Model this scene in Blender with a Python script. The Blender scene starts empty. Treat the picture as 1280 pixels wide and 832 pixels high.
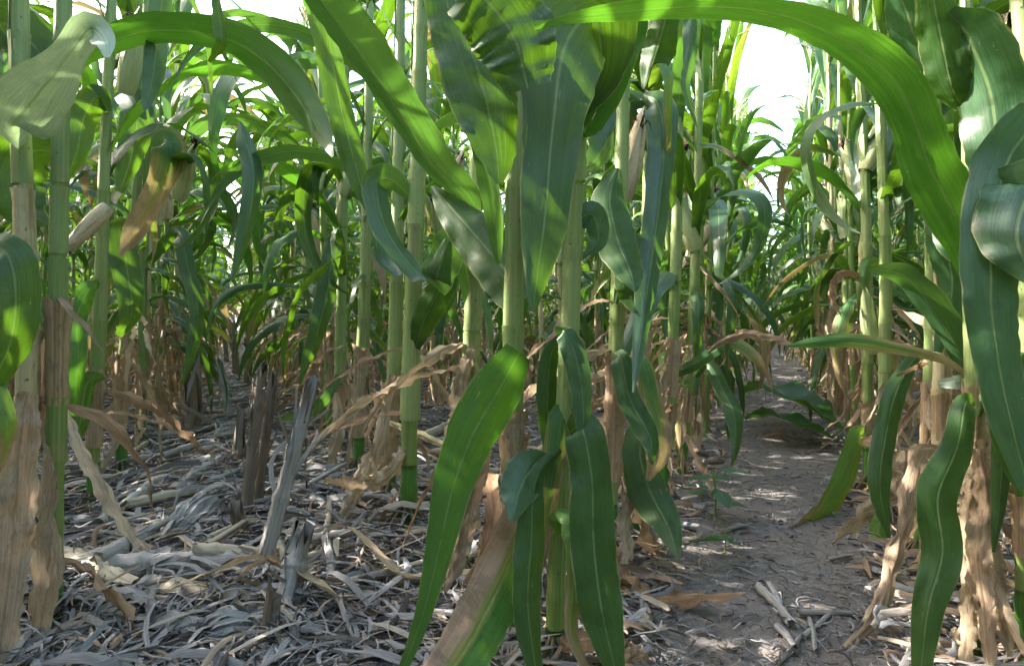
import bpy, math, random
import numpy as np
from mathutils import Vector, Matrix
random.seed(11)
rng = np.random.default_rng(7)
S = bpy.context.scene
C = S.collection
PI = math.pi
# ------------------------------------------------------------------ camera, sky, sun, exposure
F, CX, HY, H = 820.0, 640.0, 392.0, 0.60        # focal length in photo pixels, horizon row, eye height
cam_d = bpy.data.cameras.new('camera'); cam = bpy.data.objects.new('camera', cam_d); C.objects.link(cam)
cam.location = (0, 0, H); cam.rotation_euler = (PI/2, 0, 0)
cam_d.sensor_width = 36; cam_d.lens = F/1280*36; cam_d.shift_y = -24/1280
cam_d.clip_start = 0.02; cam_d.clip_end = 3000
S.camera = cam
SUN_EL, SUN_AZ = math.radians(31), math.radians(-76)      # azimuth from the view direction (+Y), negative = left
w = bpy.data.worlds.new('World'); S.world = w; w.use_nodes = True
nt = w.node_tree; nt.nodes.clear()
sky = nt.nodes.new('ShaderNodeTexSky'); sky.sky_type = 'NISHITA'; sky.sun_disc = False
sky.sun_elevation = SUN_EL; sky.sun_rotation = SUN_AZ; sky.dust_density = 4.5; sky.air_density = 1.0; sky.ozone_density = 1.0
bg = nt.nodes.new('ShaderNodeBackground'); bg.inputs[1].default_value = 0.15
wo = nt.nodes.new('ShaderNodeOutputWorld')
nt.links.new(sky.outputs[0], bg.inputs[0]); nt.links.new(bg.outputs[0], wo.inputs[0])
sd = bpy.data.lights.new('sun', 'SUN'); sd.energy = 2.7; sd.angle = math.radians(0.5); sd.color = (1, .95, .86)
sun = bpy.data.objects.new('sun', sd); C.objects.link(sun)
sdir = Vector((math.sin(SUN_AZ)*math.cos(SUN_EL), math.cos(SUN_AZ)*math.cos(SUN_EL), math.sin(SUN_EL)))
sun.rotation_euler = sdir.to_track_quat('Z', 'Y').to_euler()
S.view_settings.view_transform = 'Standard'; S.view_settings.look = 'None'
S.view_settings.exposure = 3.25; S.view_settings.gamma = 1
S.cycles.max_bounces = 8; S.cycles.transmission_bounces = 4; S.cycles.diffuse_bounces = 5

# ------------------------------------------------------------------ materials
def newmat(name):
    m = bpy.data.materials.new(name); m.use_nodes = True
    m.node_tree.nodes.clear(); return m, m.node_tree
class NB:
    """tiny node-building helper"""
    def __init__(s, nt): s.nt = nt
    def n(s, t, **kw):
        x = s.nt.nodes.new(t)
        for k, v in kw.items(): setattr(x, k, v)
        return x
    def link(s, a, b): s.nt.links.new(a, b)
    def val(s, sock, v):
        if hasattr(v, 'links'): s.link(v, sock)
        else: sock.default_value = (*v, 1) if hasattr(v, '__len__') and len(v) == 3 and sock.type == 'RGBA' else v
    def math(s, op, a, b=0.0, c=None, clamp=False):
        x = s.n('ShaderNodeMath', operation=op); x.use_clamp = clamp
        s.val(x.inputs[0], a); s.val(x.inputs[1], b)
        if c is not None: s.val(x.inputs[2], c)
        return x.outputs[0]
    def mix(s, f, a, b):
        x = s.n('ShaderNodeMix', data_type='RGBA')
        s.val(x.inputs[0], f)
        for i, v in ((6, a), (7, b)):
            if hasattr(v, 'links'): s.link(v, x.inputs[i])
            else: x.inputs[i].default_value = (*v, 1)
        return x.outputs[2]
    def ss(s, v, lo, hi):
        x = s.n('ShaderNodeMapRange', interpolation_type='SMOOTHSTEP')
        s.val(x.inputs[0], v); s.val(x.inputs[1], lo); s.val(x.inputs[2], hi)
        return x.outputs[0]
    def noise(s, vec, scale, detail=3, rough=.55):
        x = s.n('ShaderNodeTexNoise'); x.inputs['Scale'].default_value = scale
        x.inputs['Detail'].default_value = detail; x.inputs['Roughness'].default_value = rough
        if vec is not None: s.link(vec, x.inputs['Vector'])
        return x.outputs[0]
    def vec(s, x, y, z=0.0):
        c = s.n('ShaderNodeCombineXYZ'); s.val(c.inputs[0], x); s.val(c.inputs[1], y); s.val(c.inputs[2], z); return c.outputs[0]
    def uv(s):
        t = s.n('ShaderNodeTexCoord'); sp = s.n('ShaderNodeSeparateXYZ'); s.link(t.outputs['UV'], sp.inputs[0]); return sp.outputs[0], sp.outputs[1]
    def rnd(s): return s.n('ShaderNodeObjectInfo').outputs['Random']
    def attr(s, name): return s.n('ShaderNodeAttribute', attribute_name=name).outputs['Fac']
    def finish(s, col, rough, bump=None, bstr=.3, bdist=.002, transl=None, tf=.35, spec=.5):
        p = s.n('ShaderNodeBsdfPrincipled'); s.val(p.inputs['Base Color'], col); s.val(p.inputs['Roughness'], rough)
        p.inputs['Specular IOR Level'].default_value = spec
        if bump is not None:
            b = s.n('ShaderNodeBump'); b.inputs['Strength'].default_value = bstr; b.inputs['Distance'].default_value = bdist
            s.link(bump, b.inputs['Height']); s.link(b.outputs[0], p.inputs['Normal'])
        o = s.n('ShaderNodeOutputMaterial'); out = p.outputs[0]
        if transl is not None:
            t = s.n('ShaderNodeBsdfTranslucent'); s.val(t.inputs[0], transl)
            mx = s.n('ShaderNodeMixShader'); s.val(mx.inputs[0], tf); s.link(p.outputs[0], mx.inputs[1]); s.link(t.outputs[0], mx.inputs[2]); out = mx.outputs[0]
        s.link(out, o.inputs[0])

def leaf_mat(name, ga, gb, tr, rough=.42, dry=0.0, tf=.33, attr=None, dryc=((.30,.19,.11),(.44,.31,.19)), spec=.5, side=False):
    """green corn blade: pale midrib, parallel veins, insect specks, edge yellowing; dry = share of the tip that has gone tan"""
    m, t = newmat(name); b = NB(t); u, v = b.uv()
    r = b.attr(attr) if attr else b.rnd()
    off = b.math('MULTIPLY', r, 37.0)
    big = b.noise(b.vec(b.math('MULTIPLY', u, 1.2), b.math('MULTIPLY', v, 7), off), 1.0, 3)
    vein = b.noise(b.vec(b.math('MULTIPLY', u, 55), b.math('MULTIPLY', v, 1.6), off), 1.0, 2, .6)
    cell = b.noise(b.vec(b.math('MULTIPLY', u, 10), b.math('MULTIPLY', v, 60), off), 1.0, 3, .7)
    ed = b.math('MULTIPLY', b.math('ABSOLUTE', b.math('SUBTRACT', u, .5)), 2)
    rib = b.math('SUBTRACT', 1, b.ss(ed, .02, .065))
    g = b.mix(r, ga, gb)
    g = b.mix(b.math('MULTIPLY', b.ss(big, .35, .7), .45), g, tuple(min(1, c*1.7+.01) for c in gb))
    g = b.mix(b.math('MULTIPLY', b.ss(vein, .45, .58), .6), g, tuple(c*2.3+.014 for c in ga))
    fine = b.noise(b.vec(b.math('MULTIPLY', u, 120), b.math('MULTIPLY', v, 4), off), 1.0, 2, .6)
    g = b.mix(b.math('MULTIPLY', b.ss(fine, .47, .6), .5), g, tuple(c*.45 for c in ga))
    g = b.mix(b.math('MULTIPLY', rib, .6), g, (.22, .29, .11))
    sc = b.math('ADD', b.math('MULTIPLY', r, .0), b.ss(cell, .70, .76))
    g = b.mix(b.math('MULTIPLY', sc, .75), g, (.42, .40, .18))
    dmg = b.noise(b.vec(b.math('MULTIPLY', u, 16), b.math('MULTIPLY', v, 11), b.math('ADD', off, 4)), 1.0, 3, .6)
    g = b.mix(b.math('MULTIPLY', b.ss(dmg, .69, .74), .7), g, (.40, .34, .17))
    g = b.mix(b.math('MULTIPLY', b.ss(b.math('ADD', ed, b.math('MULTIPLY', b.math('SUBTRACT', dmg, .5), .25)), .95, 1.0), .7), g, (.34, .30, .13))
    dk = b.noise(b.vec(b.math('MULTIPLY', u, 3), b.math('MULTIPLY', v, 16), b.math('ADD', off, 2)), 1.0, 4, .65)
    g = b.mix(b.math('MULTIPLY', b.ss(dk, .5, .68), .45), g, tuple(c*.45 for c in ga))
    yn = b.noise(b.vec(b.math('MULTIPLY', u, 22), b.math('MULTIPLY', v, 3), b.math('ADD', off, 6)), 1.0, 4, .65)
    ye = b.ss(b.math('ADD', b.math('MULTIPLY', ed, .30), b.math('ADD', b.math('MULTIPLY', yn, .6), b.math('ADD', b.math('MULTIPLY', big, .4), b.math('MULTIPLY', v, .1)))), .90, 1.06)
    g = b.mix(b.math('MULTIPLY', ye, .7), g, (.30, .30, .06))
    trc = b.mix(b.math('MULTIPLY', rib, .6), b.mix(b.ss(vein, .35, .65), tr, tuple(c*.55 for c in tr)), (.12, .2, .04))
    if dry > 0:
        big2 = b.noise(b.vec(b.math('MULTIPLY', u, 13), b.math('MULTIPLY', v, 1.6), b.math('ADD', off, 9)), 1.0, 4)
        edge = b.math('ADD', b.math('ADD', b.math('SUBTRACT', 1, u) if side else v, b.math('MULTIPLY', ed, .0 if side else .35)), b.math('MULTIPLY', b.math('SUBTRACT', big2, .5), .5 if side else .9))
        k = b.ss(edge, 1.2-dry, 1.32-dry); ky = b.ss(edge, 1.0-dry, 1.2-dry)
        g = b.mix(b.math('MULTIPLY', ky, .6), g, (.30, .29, .05))
        dc = b.mix(b.math('MULTIPLY', b.ss(dk, .45, .62), .6), b.mix(b.ss(vein, .38, .62), dryc[0], dryc[1]), (.17, .12, .08)); g = b.mix(k, g, dc)
        trc = b.mix(ky, trc, (.22, .17, .06))
    h = b.math('ADD', b.math('MULTIPLY', vein, .7), b.math('ADD', b.math('MULTIPLY', cell, .2), b.math('MULTIPLY', rib, .9)))
    rg = b.math('ADD', rough-.10, b.math('ADD', b.math('MULTIPLY', big, .2), b.math('MULTIPLY', vein, .12)))
    b.finish(g, rg, h, .35, .0015, trc, tf, spec); return m

def dry_mat(name, a, c, d, attr=None, tf=.22, spots=.5):
    m, t = newmat(name); b = NB(t); u, v = b.uv()
    r = b.attr(attr) if attr else b.rnd(); off = b.math('MULTIPLY', r, 31.0)
    vein = b.noise(b.vec(b.math('MULTIPLY', u, 38), b.math('MULTIPLY', v, 2.2), off), 1.0, 3, .65)
    blot = b.noise(b.vec(b.math('MULTIPLY', u, 2), b.math('MULTIPLY', v, 8), off), 1.0, 4, .6)
    r2 = b.math('FRACT', b.math('MULTIPLY', r, 7.31))
    g = b.mix(r, a, c); g = b.mix(b.math('MULTIPLY', b.ss(r2, .45, .9), .6), g, (.29, .25, .20)); g = b.mix(b.math('MULTIPLY', b.ss(vein, .38, .62), .8), g, tuple(x*1.4 for x in c))
    g = b.mix(b.math('MULTIPLY', b.ss(blot, .5, .68), spots), g, d)
    mou = b.noise(b.vec(b.math('MULTIPLY', u, 9), b.math('MULTIPLY', v, 34), off), 1.0, 4, .7)
    g = b.mix(b.math('MULTIPLY', b.ss(mou, .52, .66), .55), g, (.17, .135, .105)); g = b.mix(b.math('MULTIPLY', b.ss(mou, .36, .28), .4), g, tuple(min(1, x*1.5) for x in c))
    ed = b.math('MULTIPLY', b.math('ABSOLUTE', b.math('SUBTRACT', u, .5)), 2)
    rib = b.math('SUBTRACT', 1, b.ss(ed, .04, .1))
    g = b.mix(b.math('MULTIPLY', rib, .5), g, tuple(x*.55 for x in a))
    h = b.math('ADD', vein, b.math('MULTIPLY', blot, .6))
    b.finish(g, .72, h, .6, .003, tuple(min(1, x*1.2) for x in c), tf, .25); return m

def stalk_mat(name, a, c, node, attr=None, rough=.45):
    """u round, v in metres along the stalk"""
    m, t = newmat(name); b = NB(t); u, v = b.uv()
    r = b.attr(attr) if attr else b.rnd(); off = b.math('MULTIPLY', r, 23.0)
    st = b.noise(b.vec(b.math('MULTIPLY', u, 26), b.math('MULTIPLY', v, 3), off), 1.0, 3, .6)
    bl = b.noise(b.vec(b.math('MULTIPLY', u, 3), b.math('MULTIPLY', v, 14), off), 1.0, 4, .6)
    g = b.mix(r, a, c); g = b.mix(b.math('MULTIPLY', b.ss(st, .35, .7), .5), g, tuple(min(1, x*1.35+.02) for x in c))
    g = b.mix(b.math('MULTIPLY', b.ss(bl, .52, .75), .6), g, node)
    stn = b.noise(b.vec(b.math('MULTIPLY', u, 5), b.math('MULTIPLY', v, 5), b.math('ADD', off, 5)), 1.0, 5, .65)
    g = b.mix(b.math('MULTIPLY', b.ss(stn, .54, .7), .6), g, tuple(x*.5 for x in node))
    sp = b.noise(b.vec(b.math('MULTIPLY', u, 14), b.math('MULTIPLY', v, 60), off), 1.0, 2)
    g = b.mix(b.math('MULTIPLY', b.ss(sp, .68, .74), .7), g, (.10, .06, .035))
    b.finish(g, rough, b.math('ADD', st, b.math('MULTIPLY', bl, .3)), .4, .002, None, 0, .4); return m

MG = leaf_mat('leaf_green', (.015,.052,.006), (.028,.076,.008), (.13,.28,.012), .42)
MB = leaf_mat('leaf_blue_green', (.022,.066,.024), (.036,.092,.032), (.11,.26,.025), .33, spec=.7)
MY = leaf_mat('leaf_yellowing', (.05,.13,.02), (.09,.19,.025), (.24,.40,.02), .45, dry=.30)
MH = leaf_mat('leaf_half_dry', (.035,.10,.022), (.05,.14,.03), (.16,.32,.02), .5, dry=.5)
MHS = leaf_mat('leaf_dry_along_one_edge', (.03,.10,.016), (.04,.12,.02), (.18,.40,.02), .45, dry=.62, dryc=((.36,.21,.14),(.46,.31,.2)), side=True)
ML = leaf_mat('leaf_pale_underside_painted_sun', (.34,.42,.30), (.38,.46,.34), (.3,.42,.18), .5)  # pale underside, lightened further so the colour carries the sun falling on it
MLB = leaf_mat('leaf_bright', (.030,.090,.010), (.042,.110,.012), (.13,.36,.018), .40, tf=.34)
MD = dry_mat('dry_leaf_tan', (.33,.235,.15), (.43,.33,.215), (.20,.125,.08))
MP = dry_mat('dry_leaf_pink', (.33,.21,.135), (.42,.30,.20), (.40,.34,.22), spots=.7)
MR = dry_mat('dry_leaf_rust', (.26,.14,.075), (.35,.22,.125), (.14,.08,.045))
MSG = stalk_mat('stalk_green', (.13,.22,.045), (.21,.28,.08), (.28,.27,.11))
MSD = stalk_mat('stalk_deep_green', (.05,.15,.02), (.08,.20,.03), (.12,.22,.04), rough=.3)
MST = stalk_mat('stalk_tan', (.42,.36,.19), (.50,.42,.25), (.30,.19,.10))
MSH = stalk_mat('sheath_green', (.15,.23,.06), (.23,.29,.11), (.33,.27,.15))
MSX = dry_mat('sheath_dry', (.31,.20,.12), (.40,.29,.18), (.20,.12,.07), tf=.1)
MRT = stalk_mat('root', (.13,.085,.07), (.17,.13,.075), (.07,.045,.04), rough=.7)
MGR = stalk_mat('weathered_stalk', (.19,.17,.155), (.33,.305,.285), (.08,.066,.056), rough=.85)
MGT = stalk_mat('weathered_stalk_straw', (.30,.25,.18), (.38,.32,.23), (.16,.12,.09), rough=.75)
MSB = stalk_mat('stubble_dark', (.09,.07,.058), (.19,.155,.125), (.26,.16,.08), rough=.75)
MSI = stalk_mat('corn_silk', (.035,.014,.010), (.06,.025,.015), (.02,.01,.01), rough=.6)
MHU = stalk_mat('husk_green', (.27,.34,.13), (.38,.40,.20), (.50,.42,.28), rough=.55)
MHT = stalk_mat('husk_tan', (.50,.40,.26), (.56,.46,.31), (.42,.26,.18), rough=.6)
MGY = dry_mat('weathered_husk', (.20,.19,.19), (.29,.28,.28), (.11,.10,.095), tf=.05)
MTA = stalk_mat('tassel', (.36,.33,.15), (.42,.38,.2), (.3,.22,.1), rough=.7)
def litter_mat():
    m, t = newmat('crop_litter'); b = NB(t); u, v = b.uv(); a = b.attr('tint')
    r = b.n('ShaderNodeValToRGB'); b.link(a, r.inputs[0]); cr = r.color_ramp
    pts = [(0, (.045,.038,.034)), (.25, (.11,.10,.095)), (.45, (.20,.19,.19)), (.65, (.30,.29,.295)), (.82, (.36,.34,.33)), (.9, (.38,.31,.22)), (1, (.30,.19,.12))]
    cr.elements[0].position = 0; cr.elements[0].color = (*pts[0][1], 1); cr.elements[1].position = 1; cr.elements[1].color = (*pts[-1][1], 1)
    for p, c in pts[1:-1]: e = cr.elements.new(p); e.color = (*c, 1)
    vein = b.noise(b.vec(b.math('MULTIPLY', u, 14), b.math('MULTIPLY', v, 3), b.math('MULTIPLY', a, 90)), 1.0, 3, .7)
    g = b.mix(b.math('MULTIPLY', b.ss(vein, .4, .6), .5), r.outputs[0], (.09, .08, .075))
    b.finish(g, .8, vein, .6, .002, None, 0, .2); return m
MLI = litter_mat()
def ground_mat():
    m, t = newmat('soil'); b = NB(t); tc = b.n('ShaderNodeTexCoord').outputs['Object']
    n1 = b.noise(tc, 3, 5); n2 = b.noise(tc, 28, 6, .7); n3 = b.noise(tc, 160, 4, .7)
    g = b.mix(b.ss(n1, .3, .7), (.155,.132,.119), (.215,.188,.171))
    g = b.mix(b.math('MULTIPLY', b.ss(n2, .45, .7), .6), g, (.26,.24,.235)); g = b.mix(b.math('MULTIPLY', b.ss(n3, .5, .7), .5), g, (.10,.085,.078))
    sp = b.n('ShaderNodeSeparateXYZ'); b.link(tc, sp.inputs[0])
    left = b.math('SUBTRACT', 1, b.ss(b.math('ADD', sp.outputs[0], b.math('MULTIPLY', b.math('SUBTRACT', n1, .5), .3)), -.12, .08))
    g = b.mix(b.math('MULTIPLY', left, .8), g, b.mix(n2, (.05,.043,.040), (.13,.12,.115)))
    vo = b.n('ShaderNodeTexVoronoi', feature='DISTANCE_TO_EDGE'); vo.inputs['Scale'].default_value = 9
    wv = b.n('ShaderNodeVectorMath', operation='ADD'); b.link(tc, wv.inputs[0])
    nn = b.n('ShaderNodeTexNoise'); nn.inputs['Scale'].default_value = 7; b.link(tc, nn.inputs['Vector'])
    sc = b.n('ShaderNodeVectorMath', operation='SCALE'); sc.inputs['Scale'].default_value = .25; b.link(nn.outputs['Color'], sc.inputs[0]); b.link(sc.outputs[0], wv.inputs[1])
    b.link(wv.outputs[0], vo.inputs['Vector'])
    crack = b.math('SUBTRACT', 1, b.ss(vo.outputs[0], .0, .035))
    crack = b.math('MULTIPLY', crack, b.ss(n1, .42, .6))
    g = b.mix(b.math('MULTIPLY', crack, .4), g, (.09,.08,.07))
    h = b.math('ADD', b.math('MULTIPLY', n2, 1.9), b.math('SUBTRACT', b.math('MULTIPLY', n3, .5), b.math('MULTIPLY', crack, .35)))
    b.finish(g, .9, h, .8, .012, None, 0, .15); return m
MSOIL = ground_mat()

# ------------------------------------------------------------------ mesh helpers
def mesh(name, V, Q, UV, mats, attr=None, midx=None, smooth=True):
    V = np.asarray(V, np.float32).reshape(-1, 3); Q = np.asarray(Q, np.int32).reshape(-1, 4)
    me = bpy.data.meshes.new(name); me.vertices.add(len(V)); me.vertices.foreach_set('co', V.ravel())
    me.loops.add(Q.size); me.loops.foreach_set('vertex_index', Q.ravel())
    me.polygons.add(len(Q)); me.polygons.foreach_set('loop_start', np.arange(0, Q.size, 4, dtype=np.int32))
    try: me.polygons.foreach_set('loop_total', np.full(len(Q), 4, np.int32))
    except Exception: pass
    if smooth: me.polygons.foreach_set('use_smooth', np.ones(len(Q), bool))
    for m in mats: me.materials.append(m)
    if midx is not None: me.polygons.foreach_set('material_index', np.asarray(midx, np.int32))
    ul = me.uv_layers.new(name='UVMap'); ul.data.foreach_set('uv', np.asarray(UV, np.float32).reshape(-1, 2)[Q.ravel()].ravel())
    if attr:
        for k, a in attr.items():
            at = me.attributes.new(k, 'FLOAT', 'POINT'); at.data.foreach_set('value', np.asarray(a, np.float32))
    me.update(calc_edges=True); return me
def link(name, me, parent=None, loc=None, rot=None, scale=None):
    o = bpy.data.objects.new(name, me); C.objects.link(o)
    if parent is not None: o.parent = parent
    if loc is not None: o.location = loc
    if rot is not None: o.rotation_euler = rot
    if scale is not None: o.scale = (scale,)*3 if not hasattr(scale, '__len__') else scale
    return o
def tag(o, label=None, cat=None, group=None, kind=None):
    for k, v in (('label', label), ('category', cat), ('group', group), ('kind', kind)):
        if v: o[k] = v
    return o
def grid(n, m, wrap=False):
    a = np.arange(n-1)[:, None]*m; j = np.arange(m if wrap else m-1)[None, :]; j2 = (j+1) % m
    return np.stack([a+j, a+j2, a+m+j2, a+m+j], -1).reshape(-1, 4)
def catmull(P, n):
    P = np.asarray(P, float)
    if len(P) == 2: t = np.linspace(0, 1, n)[:, None]; return P[0]*(1-t)+P[1]*t
    Q = np.vstack([2*P[0]-P[1], P, 2*P[-1]-P[-2]]); s = np.linspace(0, len(P)-1.0001, n); i = s.astype(int); t = (s-i)[:, None]
    a, b, c, d = Q[i], Q[i+1], Q[i+2], Q[i+3]
    return .5*((2*b)+(-a+c)*t+(2*a-5*b+4*c-d)*t*t+(-a+3*b-3*c+d)*t**3)
def norm(a): return a/np.maximum(np.linalg.norm(a, axis=-1, keepdims=True), 1e-9)
def blade(Cn, Sd, hw, m=5, fold=.25, ripple=.12, freq=9, ph=0., rag=0., curl=0., r=None, crum=0.):
    """leaf surface: centre line Cn, side vectors Sd, half widths hw; V-folded on the midrib with rippled edges"""
    r = r or rng
    n = len(Cn); T = norm(np.gradient(Cn, axis=0)); Sd = norm(Sd-(Sd*T).sum(1, keepdims=True)*T); N = np.cross(Sd, T)
    u = np.linspace(-1, 1, m); v = np.linspace(0, 1, n)
    L = np.linalg.norm(np.diff(Cn, axis=0), axis=1).sum()
    hw = np.asarray(hw)[:, None]*np.ones((n, m))
    if rag: hw = hw*(1+rag*r.normal(size=(n, m))*np.abs(u)[None])
    wv = np.where(u[None] < 0, np.sin(v[:, None]*freq*2.1+ph), np.sin(v[:, None]*freq*1.7+ph*2.3+1))+.5*np.sin(v[:, None]*freq*4.3+ph*3+u[None]*2)
    lift = fold*np.abs(u)[None]*hw*(1-.35*v[:, None])+ripple*wv*(u[None]**2)*hw - curl*(u[None]**2)*hw
    if crum:
        g = r.normal(size=(n, m)); g[1:-1] = (g[:-2]+g[1:-1]*2+g[2:])/4; lift = lift+crum*g*hw
    shr = 1/np.sqrt(1+(fold+curl)**2)
    V = Cn[:, None]+Sd[:, None]*(hw*u[None]*shr)[..., None]+N[:, None]*lift[..., None]
    UV = np.stack(np.broadcast_arrays(u[None]*.5+.5, v[:, None]), -1)
    return V.reshape(-1, 3), grid(n, m), UV.reshape(-1, 2)
def tube(P, R, k=8, vscale=1.0, cap=True):
    P = np.asarray(P, float); n = len(P); R = np.asarray(R)*np.ones(n); T = norm(np.gradient(P, axis=0))
    ref = np.array([0, 1., 0]) if abs(T[:, 1]).mean() < .8 else np.array([1., 0, 0])
    A = norm(np.cross(T, ref)); B = np.cross(T, A)
    th = np.linspace(0, 2*PI, k, endpoint=False)
    V = P[:, None]+R[:, None, None]*(np.cos(th)[None, :, None]*A[:, None]+np.sin(th)[None, :, None]*B[:, None])
    L = np.concatenate([[0], np.cumsum(np.linalg.norm(np.diff(P, axis=0), axis=1))])*vscale
    UV = np.stack(np.broadcast_arrays((1-np.abs(np.linspace(-1, 1, k)))[None], L[:, None]), -1).reshape(-1, 2)
    Q = grid(n, k, True); V = V.reshape(-1, 3)
    if cap:
        for row, f in ((0, 1), (n-1, -1)):
            o = row*k; c = [[o+(i), o+(i+1), o+(k-2-i), o+(k-1-i)][::f] for i in range(k//2-1)]
            Q = np.vstack([Q, np.array(c)])
    return V, Q, UV
def cat(parts):
    V, Q, UV, o = [], [], [], 0
    for a, q, uv in parts: V.append(a); Q.append(q+o); UV.append(uv); o += len(a)
    return np.vstack(V), np.vstack(Q), np.vstack(UV)

# ------------------------------------------------------------------ pool of leaf shapes (leaf grows from the origin towards +X)
def leaf_profile(v): return np.clip((.42+1.9*v)*(v < .30)+(v >= .30)*(1-((np.clip(v, .3, 1)-.30)/.70)**2.1), .03, 1)
def leaf_shape(L, W, e0, droop, pw, meander, twist, n=20, m=5, fold=.25, ripple=.12, rag=0, curl=0, freq=9, kink=0, crum=0):
    v = np.linspace(0, 1, n); el = e0-droop*v**pw
    if kink: el = el-kink*(1/(1+np.exp(-(v-rng.uniform(.3, .6))*30)))
    hd = meander*np.sin(v*rng.uniform(2, 5)+rng.uniform(0, 6))*v
    d = np.stack([np.cos(el)*np.cos(hd), np.cos(el)*np.sin(hd), np.sin(el)], 1)*L/(n-1)
    P = np.vstack([[0, 0, 0], np.cumsum(d, 0)[:-1]])
    T = norm(np.gradient(P, axis=0)); Sd = np.stack([-np.sin(hd), np.cos(hd), 0*hd], 1)
    tw = twist*v**1.3; N = np.cross(T, Sd); Sd = Sd*np.cos(tw)[:, None]+N*np.sin(tw)[:, None]
    return blade(P, Sd, W/2*leaf_profile(v), m, fold, ripple, freq, rng.uniform(0, 6), rag, curl, None, crum)
U = rng.uniform
def rad(a): return math.radians(a)
SH = {'up': [], 'mid': [], 'low': [], 'dry': [], 'dryshort': []}
for i in range(12): SH['up'].append(leaf_shape(U(.6, .85), U(.055, .08), rad(U(62, 80)), rad(U(60, 150)), U(1.2, 2.4), U(0, .5), U(-1.2, 1.2), rag=.03, crum=.04, n=24, kink=rad(U(0, 60)) if i % 3 == 0 else 0))
for i in range(14): SH['mid'].append(leaf_shape(U(.6, .85), U(.05, .08), rad(U(45, 72)), rad(U(110, 170)), U(.8, 1.6), U(0, .8), U(-2.4, 2.4), ripple=U(.08, .25), fold=U(.1, .5), rag=.04, crum=.06, n=24, kink=rad(U(20, 70)) if i % 2 else 0))
for i in range(12): SH['low'].append(leaf_shape(U(.45, .7), U(.04, .065), rad(U(10, 50)), rad(U(110, 150)), U(.4, .9), U(.2, 1), U(-3, 3), ripple=U(.15, .35), fold=U(.1, .6), rag=.05, crum=.08))
for i in range(14): SH['dry'].append(leaf_shape(U(.32, .55), U(.018, .042), rad(U(-45, 25)), rad(U(50, 110)), U(.25, .5), U(.4, 1.5), U(-6, 6), n=32, ripple=U(.3, .6), fold=U(.3, 1.), rag=.14, crum=.35, curl=U(0, .9), freq=U(8, 18)))
for i in range(8): SH['dryshort'].append(leaf_shape(U(.18, .34), U(.014, .034), rad(U(-60, 10)), rad(U(40, 110)), U(.4, 1), U(.4, 1.5), U(-5, 5), n=16, ripple=U(.3, .6), fold=U(.3, 1.2), rag=.17, crum=.35, curl=U(0, .9), freq=U(6, 14)))
_mc = {}
def pool(kind, i, mat):
    k = (kind, i, mat.name)
    if k not in _mc: V, Q, UV = SH[kind][i]; _mc[k] = mesh('leaf', V, Q, UV, [mat])
    return _mc[k]
def pick(kind): return random.randrange(len(SH[kind]))
# light versions for far plants
def lite(sh, step=3):
    V, Q, UV = sh; m = 5; n = len(V)//m
    r = list(range(0, n, step));
    if r[-1] != n-1: r.append(n-1)
    idx = np.array([[a*m, a*m+2, a*m+4] for a in r]).ravel()
    return V[idx], grid(len(r), 3), UV[idx]
LITE = {k: [lite(s) for s in v] for k, v in SH.items()}

# stalk, sheath, ear and tassel meshes
def stalk_geo(P, r0, r1, zn, k=8):
    """P centre line; zn node parameters (0..1) where the cane swells"""
    t = np.linspace(0, 1, len(P)); R = r0+(r1-r0)*t
    for z in zn: R = R*(1+.16*np.exp(-((t-z)/.008)**2))
    return tube(P, R, k)
NODES = [.04, .10, .19, .31, .44, .57, .70, .83, .96, 1.09, 1.22, 1.35, 1.48, 1.61, 1.75, 1.89, 2.03]
def std_stalk(hh, bend, k=8, n=90):
    z = np.linspace(-.02, hh, n); x = bend*np.sin(z/hh*2.2); P = np.stack([x, bend*.4*np.sin(z*1.7), z], 1)
    return stalk_geo(P, .0135, .006, [(q+.02)/(hh+.02) for q in NODES], k), P
STK = []
for i in range(5):
    g, P = std_stalk(2.2, U(-.05, .05)); STK.append((g, P))
STKM = {(i, m.name): mesh('stalk', *STK[i][0], [m]) for i in range(5) for m in (MSG, MST, MSD)}
def sheath_geo(L, r0, r1, rag=0, flare=.3, n=10, k=9):
    """open sleeve wrapped round the cane, torn or flared rim at the top"""
    v = np.linspace(0, 1, n); th = np.linspace(.15, 2*PI+.35, k); wob = rng.normal(size=(n, k))*rag
    R = (r0+(r1-r0)*v)[:, None]*(1+wob)*(1+flare*np.clip(v-.8, 0, 1)[:, None]*3)+np.linspace(0, .0025, k)[None]
    Z = v[:, None]*L*(1+rag*.6*np.sin(th*2.3+rng.uniform(0, 6))[None]*v[:, None])
    V = np.stack([R*np.cos(th), R*np.sin(th), Z], -1).reshape(-1, 3)
    UV = np.stack(np.broadcast_arrays(np.linspace(0, 1, k)[None], v[:, None]*L), -1).reshape(-1, 2)
    return V, grid(n, k), UV
SHM = [mesh('sheath', *sheath_geo(.14, .0145, .0135, 0, .2), [MSH]) for i in range(3)]
SHMT = [mesh('sheath', *sheath_geo(.14, .0150, .0135, .02, .3), [MST]) for i in range(2)]
SHD = [mesh('dry_sheath', *sheath_geo(U(.09, .2), .0155, .0185, .07, .35, 14, 13), [MSX]) for i in range(5)]
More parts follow.
